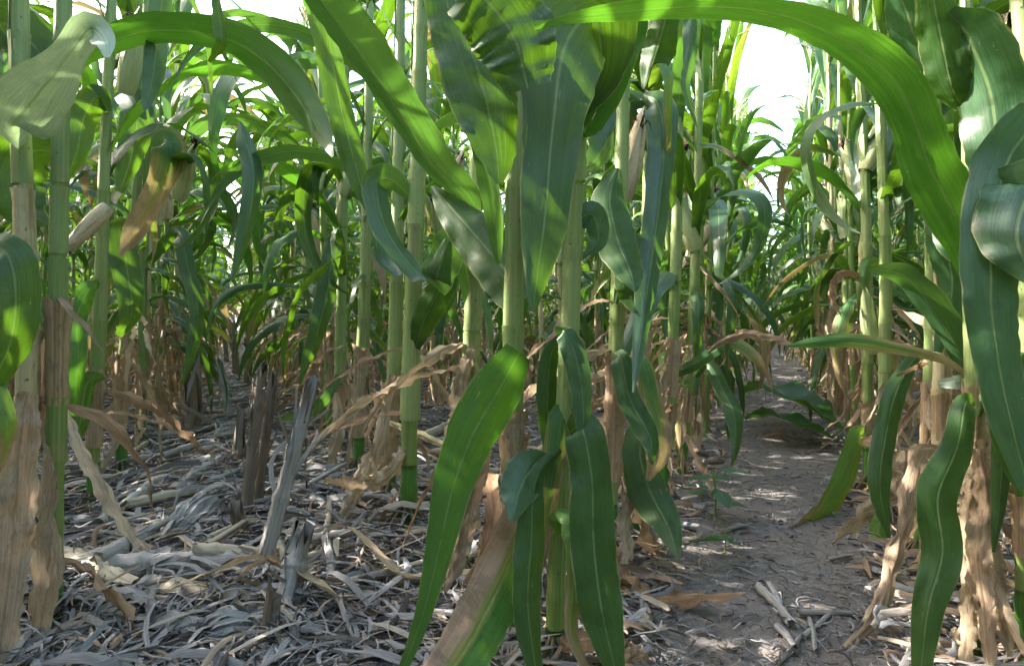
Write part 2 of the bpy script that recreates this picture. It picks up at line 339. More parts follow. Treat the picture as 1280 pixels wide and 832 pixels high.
def husk_ear(L=.2, R=.027, mat=MHU, tip=True):
    n, k = 16, 12; v = np.linspace(0, 1, n); r = R*np.sin(np.clip(v*1.03+.10, 0, 1.0)**.75*PI)**.62*(1-.25*v)+.002; th = np.linspace(0, 2*PI, k, endpoint=False)
    rr = r[:, None]*(1+.07*np.cos(th*5+2*v[:, None]))
    V = np.stack([rr*np.cos(th), rr*np.sin(th), v[:, None]*L*np.ones(k)], -1).reshape(-1, 3)
    UV = np.stack(np.broadcast_arrays((np.arange(k)/k*2)[None], v[:, None]*L), -1).reshape(-1, 2)
    parts = [(V, grid(n, k, True), UV)]
    for j in range(5):      # overlapping husk leaves
        a = j*1.26+.3; vv = np.linspace(0, 1, 10); c = R*1.08*np.sin(np.clip(vv*.9+.1, 0, 1)**.75*PI)**.6*(1-.2*vv)+.003
        Pn = np.stack([c*np.cos(a), c*np.sin(a), vv*L*(1.0+.12*(j % 3))], 1)
        if j < 2: Pn[:, 0] += .02*np.clip(vv-.7, 0, 1)*3*math.cos(a); Pn[:, 1] += .02*np.clip(vv-.7, 0, 1)*3*math.sin(a)
        Sd = np.tile([-math.sin(a), math.cos(a), 0], (10, 1)); hw = R*.8*np.sin(np.clip(vv*.93+.07, 0, 1)*PI)**.5+.001
        parts.append(blade(Pn, Sd, hw, 5, .0, .05, 6, j, 0, .35))
    return mesh('husk', *cat(parts), [mat])
def silk_geo():
    parts = []
    for j in range(16):
        a = U(0, 6.3); s = U(.005, .016); P = np.array([[0, 0, 0], [math.cos(a)*s*.4, math.sin(a)*s*.4, .012], [math.cos(a)*s, math.sin(a)*s, .02+U(0, .012)], [math.cos(a)*s*1.7, math.sin(a)*s*1.7, .012+U(-.01, .018)]])
        parts.append(tube(catmull(P, 6), np.linspace(.0022, .0008, 6), 4, cap=False))
    return mesh('silk', *cat(parts), [MSI])
EARM = [husk_ear(), husk_ear(.21, .029, MHT), husk_ear(.18, .025)]; SILK = silk_geo()
def tassel_geo():
    parts = []
    for j in range(9):
        a = U(0, 6.3); e = U(.5, 1.3) if j else 1.5; L = U(.18, .28); z0 = U(0, .1)
        P = [(0, 0, z0), (math.cos(a)*math.cos(e)*L*.5, math.sin(a)*math.cos(e)*L*.5, z0+L*.5*math.sin(e)), (math.cos(a)*math.cos(e)*L*1.1, math.sin(a)*math.cos(e)*L*1.1, z0+L*.85*math.sin(e))]
        parts.append(tube(catmull(P, 7), .0035, 4, cap=False))
    return parts
TAS = mesh('tassel', *cat(tassel_geo()), [MTA])
def brace_roots():
    parts = []
    for j in range(9):
        a = j*.7+U(-.2, .2); P = [(.010*math.cos(a), .010*math.sin(a), .045), (.03*math.cos(a), .03*math.sin(a), .02), (.045*math.cos(a), .045*math.sin(a), -.01)]
        parts.append(tube(catmull(P, 5), np.linspace(.003, .002, 5), 5, cap=False))
    return mesh('brace_roots', *cat(parts), [MRT])
BRA = brace_roots()

def add_leaf(root, kind, z, az, mat, scale=1., name=None, at=(0, 0), tilt=0):
    i = pick(kind)
    return link(name or ('dry_leaf' if kind.startswith('dry') else 'leaf'), pool(kind, i, mat), root, (at[0], at[1], z), (tilt, 0, az), (scale, scale*random.choice((-1, 1)), scale))
def add_ear(root, x, y, z, az, mesh_i=0, lean=.35, down=False, s=1.):
    e = link('ear', None, root, (x, y, z), (0, (2.6 if down else lean), az), s)
    link('husk', EARM[mesh_i], e); link('silk', SILK, e, (0, 0, .183 if mesh_i != 1 else .195), None, 1.6); return e
def green():
    return random.choices((MG, MB, MY, MLB, MH), (.44, .32, .07, .12, .05))[0]
def clothe(root, ctr, zlo, zhi, az0, dens=1., ear=True, ndry=5, scale=1., lo=.3, extra=.5, avoid=None, az_from=0.):
    """leaves, dead leaves, sheaths and an ear at the nodes; ctr(z) gives the cane centre"""
    for i, z in enumerate(NODES):
        if z < zlo or z > zhi: continue
        x, y = ctr(z)
        az = az0+PI*(i % 2)+random.gauss(0, .4)
        if avoid is not None and z > (1.0 if avoid[1] else 1.3) and math.cos(az+az_from-avoid[0]) > .25: az = 2*avoid[0]-2*az_from-az+PI
        if z > .4 and random.random() < (extra*1.2 if z < 1.3 or avoid is None else extra*.6):
            ea = az+random.uniform(.6, 2.4)
            if avoid is not None and math.cos(ea+az_from-avoid[0]) > .1: ea += PI
            add_leaf(root, 'mid' if z > .75 else 'low', z+.04, ea, random.choice((MG, MB, MG, MY)), scale*random.uniform(.6, .95), at=(x, y))
        if z > lo and random.random() < (dens if avoid is None or z < 1.3 else dens*.95):
            kind = 'low' if z < .8 else 'mid' if z < 1.35 else 'up'
            mt = green() if z > .62 else random.choice((MG, MB, MY, MH, MG, MG))
            add_leaf(root, kind, z+.10, az, mt, scale*random.uniform(.85, 1.15), at=(x, y))
    for j in range(int(ndry*1.5)):
        z = random.uniform(.12, .62); x, y = ctr(z)
        da = random.uniform(0, 2*PI)
        if avoid is not None and math.cos(da+az_from-avoid[0]) > .15: da += PI
        add_leaf(root, random.choice(('dry', 'dry', 'dryshort')), z, da, random.choice((MD, MD, MP, MR, MR)), scale*random.uniform(.8, 1.15), at=(x, y))
    if ear:
        z = random.choice((.83, .96, 1.09)); x, y = ctr(z)
        add_ear(root, x, y, z, az0+random.uniform(-1, 1), random.choice((0, 0, 2, 1)), random.uniform(.25, .5), random.random() < .12, random.uniform(.85, 1.1))

# ------------------------------------------------------------------ ground
KL, KR = (290-CX)/F, (965-CX)/F                       # directions of the two aisles (x per metre of depth)
def fbm(x, y):
    r = 0
    for k, (fx, fy, p, a) in enumerate([(3.1, 2.3, .4, .009), (6.3, -5.1, 1.9, .006), (13, 11, 4.2, .004), (-27, 22, .7, .0028), (41, 47, 3.3, .002), (-83, 77, 2.2, .0012), (61, -93, 5.1, .0012)]):
        r = r+a*np.sin(fx*x+p+1.3*np.sin(fy*y*.7+k))*np.cos(fy*y+p*2+1.1*np.sin(fx*x*.6))
    return r+.035*np.exp(-((x-KL*y-.02)/.22)**2)*np.clip(y-.9, 0, 1)*np.exp(-np.maximum(y-3, 0))
def gz(x, y): return float(fbm(np.float64(x), np.float64(y)))
ys = np.concatenate([np.linspace(-3, .6, 12), np.linspace(.64, 3.5, 240), np.geomspace(3.55, 14, 120), [20, 30, 50, 90, 200, 600, 2000]])
xs = np.concatenate([[-2000, -500, -100, -30, -12, -7], np.linspace(-4, 4, 420), [7, 12, 30, 100, 500, 2000]])
XX, YY = np.meshgrid(xs, ys); ZZ = fbm(XX, YY)*(np.exp(-np.maximum(YY-8, 0)/8))
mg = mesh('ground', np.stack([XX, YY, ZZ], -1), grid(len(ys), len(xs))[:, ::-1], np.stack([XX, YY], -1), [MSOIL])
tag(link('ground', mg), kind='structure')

# ------------------------------------------------------------------ pixel rays to places
def at(px, py, Y): return np.array([(px-CX)/F*Y, Y, H-(py-HY)/F*Y])
def ground_at(px, py): Y = F*H/(py-HY); x = (px-CX)/F*Y; return np.array([x, Y, gz(x, Y)])
# ------------------------------------------------------------------ near corn plants, each built to its own stance
PLANTS = {}
def near_plant(key, base, stalk, wpx, label, mat=MSG, low=MSD, lowz=.14, sheaths=(), tan=(), az=0., zlo=.8, dens=.7, ndry=4, ear=False, zmaxleaf=2.1, group='corn plants standing nearest the two aisles', lo=.3, tk=1.0):
    """base = ground pixel (gives the distance), stalk = pixels the cane passes through from low to high"""
    b = ground_at(*base); Y = b[1]
    root = link('corn_plant', None, None, tuple(b)); assert len(label.split()) <= 16, label
    tag(root, label, 'corn plant', group)
    pts = [b+np.array([0, 0, -.02])]+[at(px, py, Y) for px, py in stalk]
    d = norm(pts[-1]-pts[-2]); top = pts[-1]
    if top[2] < 2.1: pts.append(top+d*(2.15-top[2])/max(d[2], .5))
    P = catmull(pts, 110)-b; P[:, 1] += .012*np.sin(P[:, 2]*3+len(key))
    r = wpx/F*Y/2; t = P[:, 2]
    zs = [.05, .12, .2]+[q for q in NODES if q > .25]
    R = r*(1-.22*np.clip(t, 0, 2.2)); R = R*np.where(t > 1.3, 1-.25*np.clip(t-1.3, 0, 1), 1)
    for q in zs: R = R*(1+.15*np.exp(-((t-q)/.008)**2))
    cut = np.searchsorted(t, lowz)
    V, Q, UV = tube(P[cut-1:], R[cut-1:], 12); link('stalk', mesh('stalk', V, Q, UV, [mat]), root)
    V, Q, UV = tube(P[:cut+1], R[:cut+1]*1.02, 12); link('stalk_base', mesh('stalk_base', V, Q, UV, [low]), root)
    link('brace_roots', BRA, root, (0, 0, 0), (0, 0, random.uniform(0, 6)), r/.0125)
    def ctr(z): return float(np.interp(z, t, P[:, 0])), float(np.interp(z, t, P[:, 1]))
    def aim(z):
        i = min(max(np.searchsorted(t, z), 1), len(P)-2); dd = P[i+1]-P[i-1]; return Vector(dd).to_track_quat('Z', 'Y').to_euler()
    for i, q in enumerate(zs):
        if q < .25 or q > 1.7: continue
        x, y = ctr(q); rr = float(np.interp(q, t, R))*.98
        drys = q in tan
        sm = random.choice(SHMT if drys else SHM)
        link('sheath', sm, root, (x, y, q), aim(q+.05), (rr/.0135, rr/.0135, random.uniform(.85, 1.1)))
    for q in sheaths:
        x, y = ctr(q); link('dry_sheath', random.choice(SHD), root, (x, y, q), aim(q), (r/.0135*.95, r/.0135*.95, 1.))
    clothe(root, ctr, zlo, zmaxleaf, az, dens, ear, ndry, 1., lo, avoid=((0. if key[0] == 'N' else PI), True) if key[0] in 'NO' else None)
    PLANTS[key] = (root, b, ctr, Y); return root
def hero_leaf(key, pts, mat, Y0, Y1, rolls=(0, 0), name='leaf', fold=.22, ripple=.10, freq=9, rag=0, curl=0, n=34, m=9, label=None, ymid=None):
    """pts = [(px, py, width_px)], the real centre line at distances Y0 -> Y1; roll turns the blade about its own length"""
    root, b, ctr, _ = PLANTS[key]
    if name == 'dry_leaf': n, freq = 46, freq*1.5
    A = catmull(np.array(pts, float), n); v = np.linspace(0, 1, n)
    Y = Y0+(Y1-Y0)*v
    if ymid is not None: Y = Y+(ymid-(Y0+Y1)/2)*np.sin(v*PI)
    P = np.stack([(A[:, 0]-CX)/F*Y, Y, H-(A[:, 1]-HY)/F*Y], 1)
    hw = np.clip(A[:, 2], .8, None)/F*Y/2
    T = norm(np.gradient(P, axis=0)); Vw = norm(P-np.array([0, 0, H])); Sd = norm(np.cross(T, Vw)); N = np.cross(Sd, T)
    ro = np.interp(v, np.linspace(0, 1, len(rolls)), np.radians(rolls))[:, None]
    hw = hw/np.clip(np.abs(np.cos(ro[:, 0])), .85 if name == 'dry_leaf' else .6, 1)
    Sd = Sd*np.cos(ro)+N*np.sin(ro)
    o = link(name, mesh(name, *blade(P-b, Sd, hw, m, fold, ripple, freq, random.uniform(0, 6), rag+(.05 if name == 'dry_leaf' else .02), curl, None, .28 if name == 'dry_leaf' else .045), [mat]), root)
    if label: o['label'] = label
    return o
exec_heroes = True
# -- left aisle, left row
near_plant('L1', (2, 800), [(22, 640), (36, 480), (38, 330), (33, 180), (30, 60)], 23, 'straw-coloured corn cane at the left edge with a wide pinkish dead leaf', MST, tan=(.31,.44,.57,.70), sheaths=(), ndry=2, az=.4, dens=0.65, zlo=1.2)
near_plant('L2', (60, 795), [(66, 640), (72, 480), (76, 350), (80, 200), (82, 60)], 20, 'corn plant with a long narrow dead leaf hanging to the ground beside the left edge', MSG, sheaths=(.42,), ndry=2, az=1.9, dens=0.65, zlo=1.2)
near_plant('L3', (113, 642), [(117, 520), (126, 400), (132, 250), (136, 100), (138, 0)], 15, 'corn plant with a fat husked ear leaning left, third cane in from the left edge', MSG, sheaths=(.2,.3), ndry=4, az=.9, dens=0.90, zlo=.9)
near_plant('L4', (150, 600), [(150, 500), (163, 380), (172, 250), (178, 100), (182, 0)], 13, 'corn plant with an upright green ear and drooping brown leaves', MST, sheaths=(.2,.35), ndry=6, az=2.2, dens=1.00, zlo=.7)
near_plant('L5', (172, 562), [(176, 480), (180, 350), (186, 200), (190, 60)], 11, 'slim corn plant left of the stubble with curled brown leaves at its foot', MSG, sheaths=(.25,), ndry=7, az=.5, dens=1.00, zlo=.5, ear=True)
# -- left aisle, right row
near_plant('M0', (640, 815), [(641, 650), (640, 480), (643, 300), (645, 100), (648, 0)], 24, 'corn plant at the point where the two aisles meet, in the middle of the picture', MSG, sheaths=(.2,.33), ndry=0, az=1.57, dens=0.50, zlo=1.3)
near_plant('M1', (572, 735), [(582, 560), (591, 400), (596, 250), (600, 100), (602, 0)], 21, 'corn plant with a pale dead leaf wrapped on its thick cane', MSG, sheaths=(.2,.33,), ndry=4, az=1.5, dens=0.75, zlo=1.2)
near_plant('M2', (510, 672), [(511, 560), (514, 450), (519, 320), (523, 180), (526, 0)], 21, 'corn plant with bare green cane and dark green foot in litter', MSG, lowz=.19, sheaths=(), ndry=3, az=2.4, dens=0.80, zlo=1.1)
near_plant('M3', (487, 630), [(487, 540), (494, 430), (497, 300), (499, 150), (500, 0)], 16, 'corn plant with a tan sleeve above its green foot, left of the bare cane', MSG, sheaths=(.1,.2,), ndry=6, az=.3, dens=1.00, zlo=.7)
near_plant('M4', (448, 598), [(449, 500), (455, 400), (459, 250), (461, 100)], 14, 'corn plant with a pinkish peeling sheath beside a long hanging leaf', MST, sheaths=(.15,.3), ndry=6, az=2.8, dens=1.00, zlo=.6)
near_plant('M5', (420, 572), [(424, 480), (427, 380), (430, 250), (432, 100)], 12, 'corn plant whose long green leaf hangs in an arc over the litter', MSG, sheaths=(.2,), ndry=6, az=.8, dens=1.00, zlo=.6, ear=True)
# -- right aisle, left row
near_plant('N1', (693, 830), [(697, 700), (708, 500), (715, 300), (722, 150), (727, 0)], 24, 'thick pale green corn cane with a broad hanging leaf, left of bare soil', MSG, lowz=.06, tan=(.19,), ndry=1, az=1.7, dens=0.55, zlo=1.3)
near_plant('N2', (760, 712), [(765, 600), (769, 450), (773, 300), (778, 120), (780, 0)], 18, 'corn plant with rusty twisted leaves trailing onto the bare soil from its foot', MSG, sheaths=(.2,.3), ndry=6, az=.5, dens=0.75, zlo=1.1)
near_plant('N3', (792, 670), [(799, 560), (804, 420), (808, 280), (812, 100)], 15, 'corn plant with bluish leaves folded down from its neck, behind the thick pale cane', MST, sheaths=(.18,.3,.45), ndry=6, az=2.6, dens=0.90, zlo=.9)
near_plant('N4', (828, 628), [(838, 500), (842, 380), (846, 220), (850, 60)], 13, 'corn plant just behind the small soybean-like weed, with straw-coloured lower leaves', MSG, sheaths=(.2,.33), ndry=8, az=1.2, dens=1.00, zlo=.5)
near_plant('N5', (852, 595), [(860, 500), (866, 380), (871, 220), (874, 80)], 12, 'corn plant behind the weed seedling whose green leaf bends over the bare soil', MSG, sheaths=(.2,), ndry=8, az=2.1, dens=1.00, zlo=.4, ear=True)
# -- right aisle, right row
near_plant('O0', (1290, 850), [(1285, 700), (1280, 500), (1277, 300), (1272, 100)], 22, 'corn plant at the right edge with large torn blue-green leaves', MSG, sheaths=(.2,), ndry=3, az=.2, dens=0.50, zlo=1.3)
near_plant('O1', (1226, 822), [(1222, 700), (1216, 520), (1211, 400), (1207, 300), (1205, 100)], 17, 'corn plant whose huge bright leaf arches across the top of the bare-soil aisle', MSG, sheaths=(.1,.2,.3), tan=(.31,.19), ndry=5, az=1.5, dens=0.50, zlo=1.4)
near_plant('O2', (1180, 730), [(1176, 600), (1173, 480), (1172, 350), (1168, 200), (1165, 50)], 14, 'straw-coloured corn cane behind the long tan leaf, right of the bare soil', MST, tan=(.31,.44,.57), sheaths=(.2,.33), ndry=9, az=.9, dens=0.75, zlo=1.0)
near_plant('O3', (1150, 692), [(1158, 600), (1161, 450), (1160, 300), (1150, 150), (1145, 30)], 13, 'corn plant with two-tone cane, left of the straw-coloured cane at right', MSG, sheaths=(.2,.33), ndry=10, az=2.3, dens=0.80, zlo=.9)
near_plant('O4', (1112, 652), [(1108, 560), (1105, 450), (1104, 330), (1100, 200), (1098, 60)], 13, 'corn plant with a brown withered ear beside its cane, above the yellow-tipped leaf stub', MSG, sheaths=(.18,), ndry=10, az=1.1, dens=1.00, zlo=.75)
near_plant('O5', (1088, 612), [(1085, 500), (1082, 380), (1080, 250), (1076, 80)], 12, 'corn plant dropping a long yellow-green leaf onto the bare soil', MSG, sheaths=(.2,), ndry=12, az=.4, dens=1.00, zlo=.5, ear=True)

LH = hero_leaf
# left picture, big blades
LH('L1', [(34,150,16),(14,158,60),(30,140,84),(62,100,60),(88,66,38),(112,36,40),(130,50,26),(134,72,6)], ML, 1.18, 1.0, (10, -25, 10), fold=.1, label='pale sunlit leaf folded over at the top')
LH('L2', [(82,92,22),(104,70,34),(150,48,36),(205,38,38),(285,50,44),(340,84,50),(385,140,42),(408,178,16),(416,196,3)], MLB, 1.3, 1.0, (-25, -30, -20), fold=.3)
LH('M1', [(600,330,12),(590,262,34),(540,205,46),(505,150,52),(468,92,56),(430,40,60),(395,-10,50),(380,-40,30)], MB, 1.42, .95, (30, 35, 40), fold=.5, ripple=.05)
LH('M1', [(540,232,6),(562,258,40),(592,292,62),(625,330,70),(655,372,60)], MG, 1.35, 1.2, (20, 0, 20), fold=.3)
LH('M0', [(560,-30,70),(582,40,84),(604,110,90),(620,180,60),(624,230,10)], MG, .95, .90, (15, 25), fold=.3)
LH('M0', [(590,-20,90),(640,40,110),(660,110,60)], MG, .85, .85, (10, 0), fold=.2)
LH('M0', [(575,95,5),(590,140,22),(608,200,28),(620,270,26),(624,330,8)], MB, 1.1, 1.15, (10, 40), fold=.5)
LH('M3', [(408,20,36),(418,90,34),(432,160,34),(448,220,28),(458,262,4)], MG, 1.7, 1.7, (40, 10, 20), fold=.4)
LH('L2', [(205,-20,26),(198,40,26),(192,90,26),(184,125,14),(180,138,3)], MB, 1.25, 1.2, (20, -20), fold=.3)
LH('L2', [(268,-20,8),(274,25,14),(277,55,14),(262,78,5)], MG, 1.1, 1.1, (30, 50))
LH('M5', [(428,345,12),(420,300,22),(414,330,24),(406,380,26),(392,430,20),(374,480,3)], MG, 2.7, 2.3, (0, 20, 30), fold=.4, label='long green leaf hanging in an arc')
LH('M5', [(424,470,8),(405,500,16),(380,518,14),(345,524,4)], MB, 2.7, 2.3, (20, 50))
LH('M0', [(650,440,36),(622,490,66),(590,545,64),(566,610,50),(548,690,36),(528,770,22),(500,845,12)], MLB, 1.12, .98, (25, 10, -20), fold=.18, ripple=.05, label='broad bright green leaf sweeping down to the foreground')
LH('M0', [(668,640,70),(622,735,72),(588,800,70),(540,870,60)], MHS, 1.1, .85, (20, 0), fold=.12, ripple=.08, label='green leaf with a dry pinkish upper edge at the bottom of the picture')
LH('M0', [(612,560,16),(596,600,30),(580,650,34),(570,700,26),(556,740,4)], MP, 1.15, 1.1, (30, -30), name='dry_leaf', rag=.06, ripple=.3, fold=.5)
LH('L1', [(-20,300,30),(10,320,56),(20,370,56),(12,430,50),(-10,480,30)], MG, 1.05, 1.0, (0, 30), fold=.2)
LH('L1', [(-30,480,60),(0,510,30),(10,540,20),(0,590,3)], MY, 1.0, 1.0, (0, 20))
LH('L1', [(34,490,22),(26,540,42),(20,620,50),(14,700,44),(4,780,36),(-4,850,20)], MP, 1.15, 1.02, (0, 15, -10), name='dry_leaf', fold=.25, ripple=.18, rag=.03, label='wide pinkish dead leaf')
LH('L2', [(70,410,18),(64,480,26),(68,560,28),(62,640,28),(60,720,34),(48,812,22)], MP, 1.28, 1.12, (20, 50, 10), name='dry_leaf', fold=.4, ripple=.22, rag=.04)
LH('L3', [(84,512,6),(98,548,16),(128,600,22),(160,655,24),(195,695,16),(232,722,3)], MD, 1.75, 1.4, (20, 60, 20), name='dry_leaf', fold=.6, ripple=.2, rag=.04)
LH('L2', [(5,812,14),(60,818,24),(110,812,20),(160,822,16),(232,822,3)], MP, 1.17, 1.13, (50, 30), name='dry_leaf', ripple=.3, fold=.4, rag=.06)
LH('L3', [(300,152,4),(306,175,24),(317,215,28),(312,270,24),(298,325,12),(290,350,3)], MB, 2.0, 1.9, (0, 30), fold=.6)
LH('L3', [(124,352,8),(108,366,24),(96,400,28),(98,450,20),(92,520,12)], MLB, 1.94, 1.8, (10, 40), fold=.3)
LH('L3', [(130,470,8),(108,480,24),(100,530,20),(92,560,6)], MG, 1.9, 1.8, (10, 40))
LH('L5', [(185,330,10),(222,290,20),(236,340,20),(248,390,18),(240,440,14),(228,480,3)], MG, 2.8, 2.4, (0, 40), fold=.4)
LH('L4', [(165,300,10),(150,285,30),(158,330,34),(165,390,26),(148,420,8)], MG, 2.2, 2.1, (0, 40))
LH('L2', [(70,190,20),(40,190,60),(20,220,66),(30,260,50),(60,280,8)], MG, 1.4, 1.35, (20, 0))
LH('L1', [(20,60,20),(0,30,70),(24,40,60),(50,70,50),(46,110,20)], MG, 1.3, 1.3, (10, 0))
LH('L3', [(136,140,8),(122,120,30),(104,150,38),(96,190,30),(80,230,6)], MG, 1.9, 1.8, (0, 30), fold=.4)
LH('L4', [(176,130,6),(150,110,26),(172,135,38),(165,190,34),(150,240,10)], MG, 2.2, 2.0, (0, 30), fold=.3)
LH('L4', [(178,260,8),(200,180,34),(214,190,40),(196,240,30),(168,290,26),(150,320,4)], MH, 2.3, 2.1, (30, 10), fold=.3)
LH('M2', [(522,420,10),(548,380,34),(556,352,34),(560,330,16),(574,310,4)], MG, 1.75, 1.8, (0, 20), fold=.4)
LH('M2', [(518,440,10),(530,400,36),(552,360,34),(578,338,4)], MG, 1.74, 1.6, (0, 20), fold=.4)
LH('M2', [(517,250,10),(490,225,30),(470,230,34),(484,290,28),(520,340,22),(530,350,4)], MB, 1.76, 1.6, (10, 50), fold=.3)
LH('M3', [(495,300,10),(476,275,22),(478,320,24),(496,345,12)], MB, 2.05, 1.9, (0, 40), curl=.4)
LH('M1', [(592,400,10),(575,300,40),(555,330,44),(545,350,40),(560,300,10)], MB, 1.42, 1.3, (0, 30))
LH('M1', [(590,436,14),(580,470,28),(578,520,34),(560,570,18),(556,610,3)], MD, 1.4, 1.35, (0, 30), name='dry_leaf', fold=.7, ripple=.25, rag=.05)
LH('M2', [(512,560,12),(480,600,26),(440,605,20),(405,602,6)], MD, 1.75, 1.6, (40, 20, 50), name='dry_leaf', fold=.7, ripple=.4, rag=.08)
LH('M3', [(486,490,10),(474,560,22),(450,610,22),(432,650,20),(412,700,3)], MD, 2.0, 1.65, (0, 40, 10), name='dry_leaf', fold=.5, ripple=.35, rag=.08)
LH('M4', [(420,490,6),(424,530,16),(416,580,14),(420,620,4)], MD, 2.4, 2.3, (0, 40), name='dry_leaf', fold=.5, ripple=.3)
LH('M1', [(600,540,4),(560,555,10),(520,540,12),(485,528,8)], MST, 1.5, 2.0, (0, 0), name='dry_leaf', fold=.8)
# right picture
LH('O1', [(1207,345,14),(1204,300,48),(1184,250,66),(1160,205,64),(1146,160,58),(1124,112,60),(1085,72,54),(1030,38,44),(960,16,34),(880,8,34),(790,14,26),(720,22,14),(668,36,3)], MLB, 1.12, .82, (-10, 10, 30, 15), fold=.22, ripple=.06, n=60, m=11, freq=12, label='huge bright green leaf arching over the aisle')
LH('N1', [(718,150,12),(750,90,60),(742,20,110),(705,60,110),(690,170,74),(680,280,60),(666,390,8)], MG, 1.08, .82, (20, 0, 20), fold=.15, n=44, label='very large dark leaf hanging at upper left of the bare-soil aisle')
LH('N1', [(728,170,10),(740,150,34),(762,90,52),(782,30,50),(800,-30,30)], MLB, 1.1, 1.0, (15, 30), fold=.35)
LH('N1', [(718,165,14),(722,130,44),(728,100,44),(750,60,20)], MB, 1.09, 1.05, (0, 30), fold=.5)
LH('N3', [(804,118,10),(822,130,44),(830,170,40),(826,235,34),(818,300,32),(808,370,28),(798,440,16),(792,490,3)], MB, 1.7, 1.3, (10, 30, 0), fold=.4, label='bluish leaf hanging straight down')
LH('N3', [(800,125,8),(780,130,30),(765,165,44),(748,195,30),(732,216,3)], MB, 1.7, 1.5, (0, 40), fold=.5)
LH('N3', [(805,112,10),(818,70,44),(830,30,36),(838,-20,12)], MG, 1.7, 1.6, (20, 20), fold=.4)
LH('N2', [(772,210,10),(762,250,50),(772,300,52),(788,340,36),(794,364,4)], MG, 1.5, 1.35, (0, 30), fold=.35)
LH('N2', [(770,380,8),(790,300,34),(792,360,44),(796,390,12)], MG, 1.5, 1.4, (0, 30), fold=.35)
LH('N3', [(868,-20,24),(866,30,24),(862,80,16),(858,110,12),(872,160,2)], MB, 1.2, 1.2, (0, 40), fold=.4)
LH('N1', [(712,290,20),(690,265,46),(672,300,30),(690,330,8)], MB, 1.1, 1.1, (0, 0), fold=.3)
LH('N1', [(714,280,20),(740,268,34),(748,300,24),(730,320,5)], MB, 1.1, 1.1, (0, 0), fold=.3)
LH('N1', [(708,425,10),(704,414,26),(718,440,34),(728,490,30),(730,560,12)], MB, 1.1, 1.05, (0, 20), fold=.5)
LH('N1', [(712,540,20),(728,536,50),(740,600,54),(742,680,58),(752,760,56),(772,850,20)], MG, 1.08, .95, (0, 15, 0), fold=.22, ripple=.09, freq=13, label='broad dark green leaf hanging beside the thick pale cane')
LH('N1', [(702,668,14),(700,652,36),(720,665,34),(722,720,26),(716,790,18),(740,850,8)], MY, 1.08, .98, (10, 30), fold=.4)
LH('N1', [(700,560,10),(670,600,24),(664,680,40),(660,760,36),(672,850,20)], MG, 1.08, .95, (10, 30), fold=.3)
LH('N1', [(698,600,10),(668,585,50),(650,610,50),(640,650,10)], MB, 1.1, 1.0, (10, 10), fold=.3)
LH('N1', [(704,430,10),(690,440,22),(684,500,26),(690,560,20),(684,620,4)], MG, 1.15, 1.1, (10, 40), fold=.3)
LH('N1', [(706,520,14),(702,520,30),(690,600,30),(676,690,20),(664,760,8)], MH, 1.12, 1.05, (10, 40), fold=.3)
LH('N3', [(800,505,8),(806,520,30),(800,570,44),(816,620,50),(836,660,34),(848,698,4)], MG, 1.7, 1.4, (0, 25, 0), fold=.3, ripple=.15)
LH('N2', [(768,440,8),(776,450,26),(788,500,30),(812,545,26),(815,580,4)], MG, 1.5, 1.35, (0, 30), fold=.3)
LH('N2', [(766,470,8),(800,450,18),(815,500,30),(824,560,34),(810,600,6)], MH, 1.5, 1.4, (0, 30), fold=.3)
LH('N2', [(762,670,14),(772,700,30),(796,726,28),(826,746,26),(870,745,20),(932,740,3)], MR, 1.45, 1.28, (20, 70, 30, 60), name='dry_leaf', fold=.7, ripple=.35, rag=.05)
LH('N3', [(790,590,12),(806,640,26),(818,680,26),(835,705,22),(865,735,14),(900,745,3)], MR, 1.7, 1.42, (20, 60, 0), name='dry_leaf', fold=.5, ripple=.4, rag=.08)
LH('N3', [(792,600,10),(784,650,22),(786,700,24),(790,740,20),(800,790,3)], MD, 1.6, 1.3, (20, 60, 0), name='dry_leaf', fold=.5, ripple=.4, rag=.08)
LH('N1', [(700,800,20),(760,800,30),(790,820,40),(820,860,20)], MR, 1.1, 1.05, (40, 40), name='dry_leaf', fold=.4, ripple=.2)
LH('N5', [(868,470,8),(885,455,16),(905,490,20),(918,520,22),(920,560,10),(914,582,2)], MG, 2.3, 2.0, (0, 30), fold=.3)
LH('N5', [(862,480,5),(840,470,12),(868,455,16),(896,436,14),(905,430,8)], MB, 2.3, 1.8, (0, 30), fold=.4)
LH('N5', [(885,440,4),(905,425,12),(935,416,14),(965,420,12),(990,430,8),(1000,440,2)], MR, 1.8, 1.7, (0, 60), name='dry_leaf', fold=.8, ripple=.4)
LH('O4', [(1120,470,3),(1160,452,8)], MR, 1.4, 1.3, (0, 0), name='dry_leaf')
LH('O1', [(985,432,3),(1015,428,14),(1060,424,20),(1120,434,17),(1165,444,12),(1196,458,8),(1216,480,6)], MH, 1.13, 1.15, (10, 30), fold=.4, ripple=.05, label='pointed green leaf held level with a brown neck')
LH('O2', [(1172,480,10),(1208,470,24),(1192,430,30),(1165,385,34),(1130,345,30),(1085,335,4)], MB, 1.42, 1.25, (20, 40, 20), fold=.3, ymid=1.3)
LH('O0', [(1276,180,20),(1300,150,60),(1262,195,70),(1242,270,64),(1238,360,60),(1246,440,50),(1262,520,46),(1285,610,20)], MB, 1.0, .9, (10, 20, 10), fold=.15, ripple=.08, n=50, label='large torn blue-green leaf hanging at the right')
LH('O0', [(1278,310,20),(1250,200,70),(1238,120,80),(1212,50,70),(1185,15,20)], MB, 1.05, 1.05, (0, 30), fold=.25)
LH('O0', [(1276,260,20),(1290,230,90),(1270,290,90),(1290,350,20)], MB, .95, .9, (0, 0), fold=.2)
LH('O2', [(1168,150,10),(1176,110,50),(1150,60,60),(1130,10,50),(1120,-30,30)], MB, 1.45, 1.35, (10, 30), fold=.3)
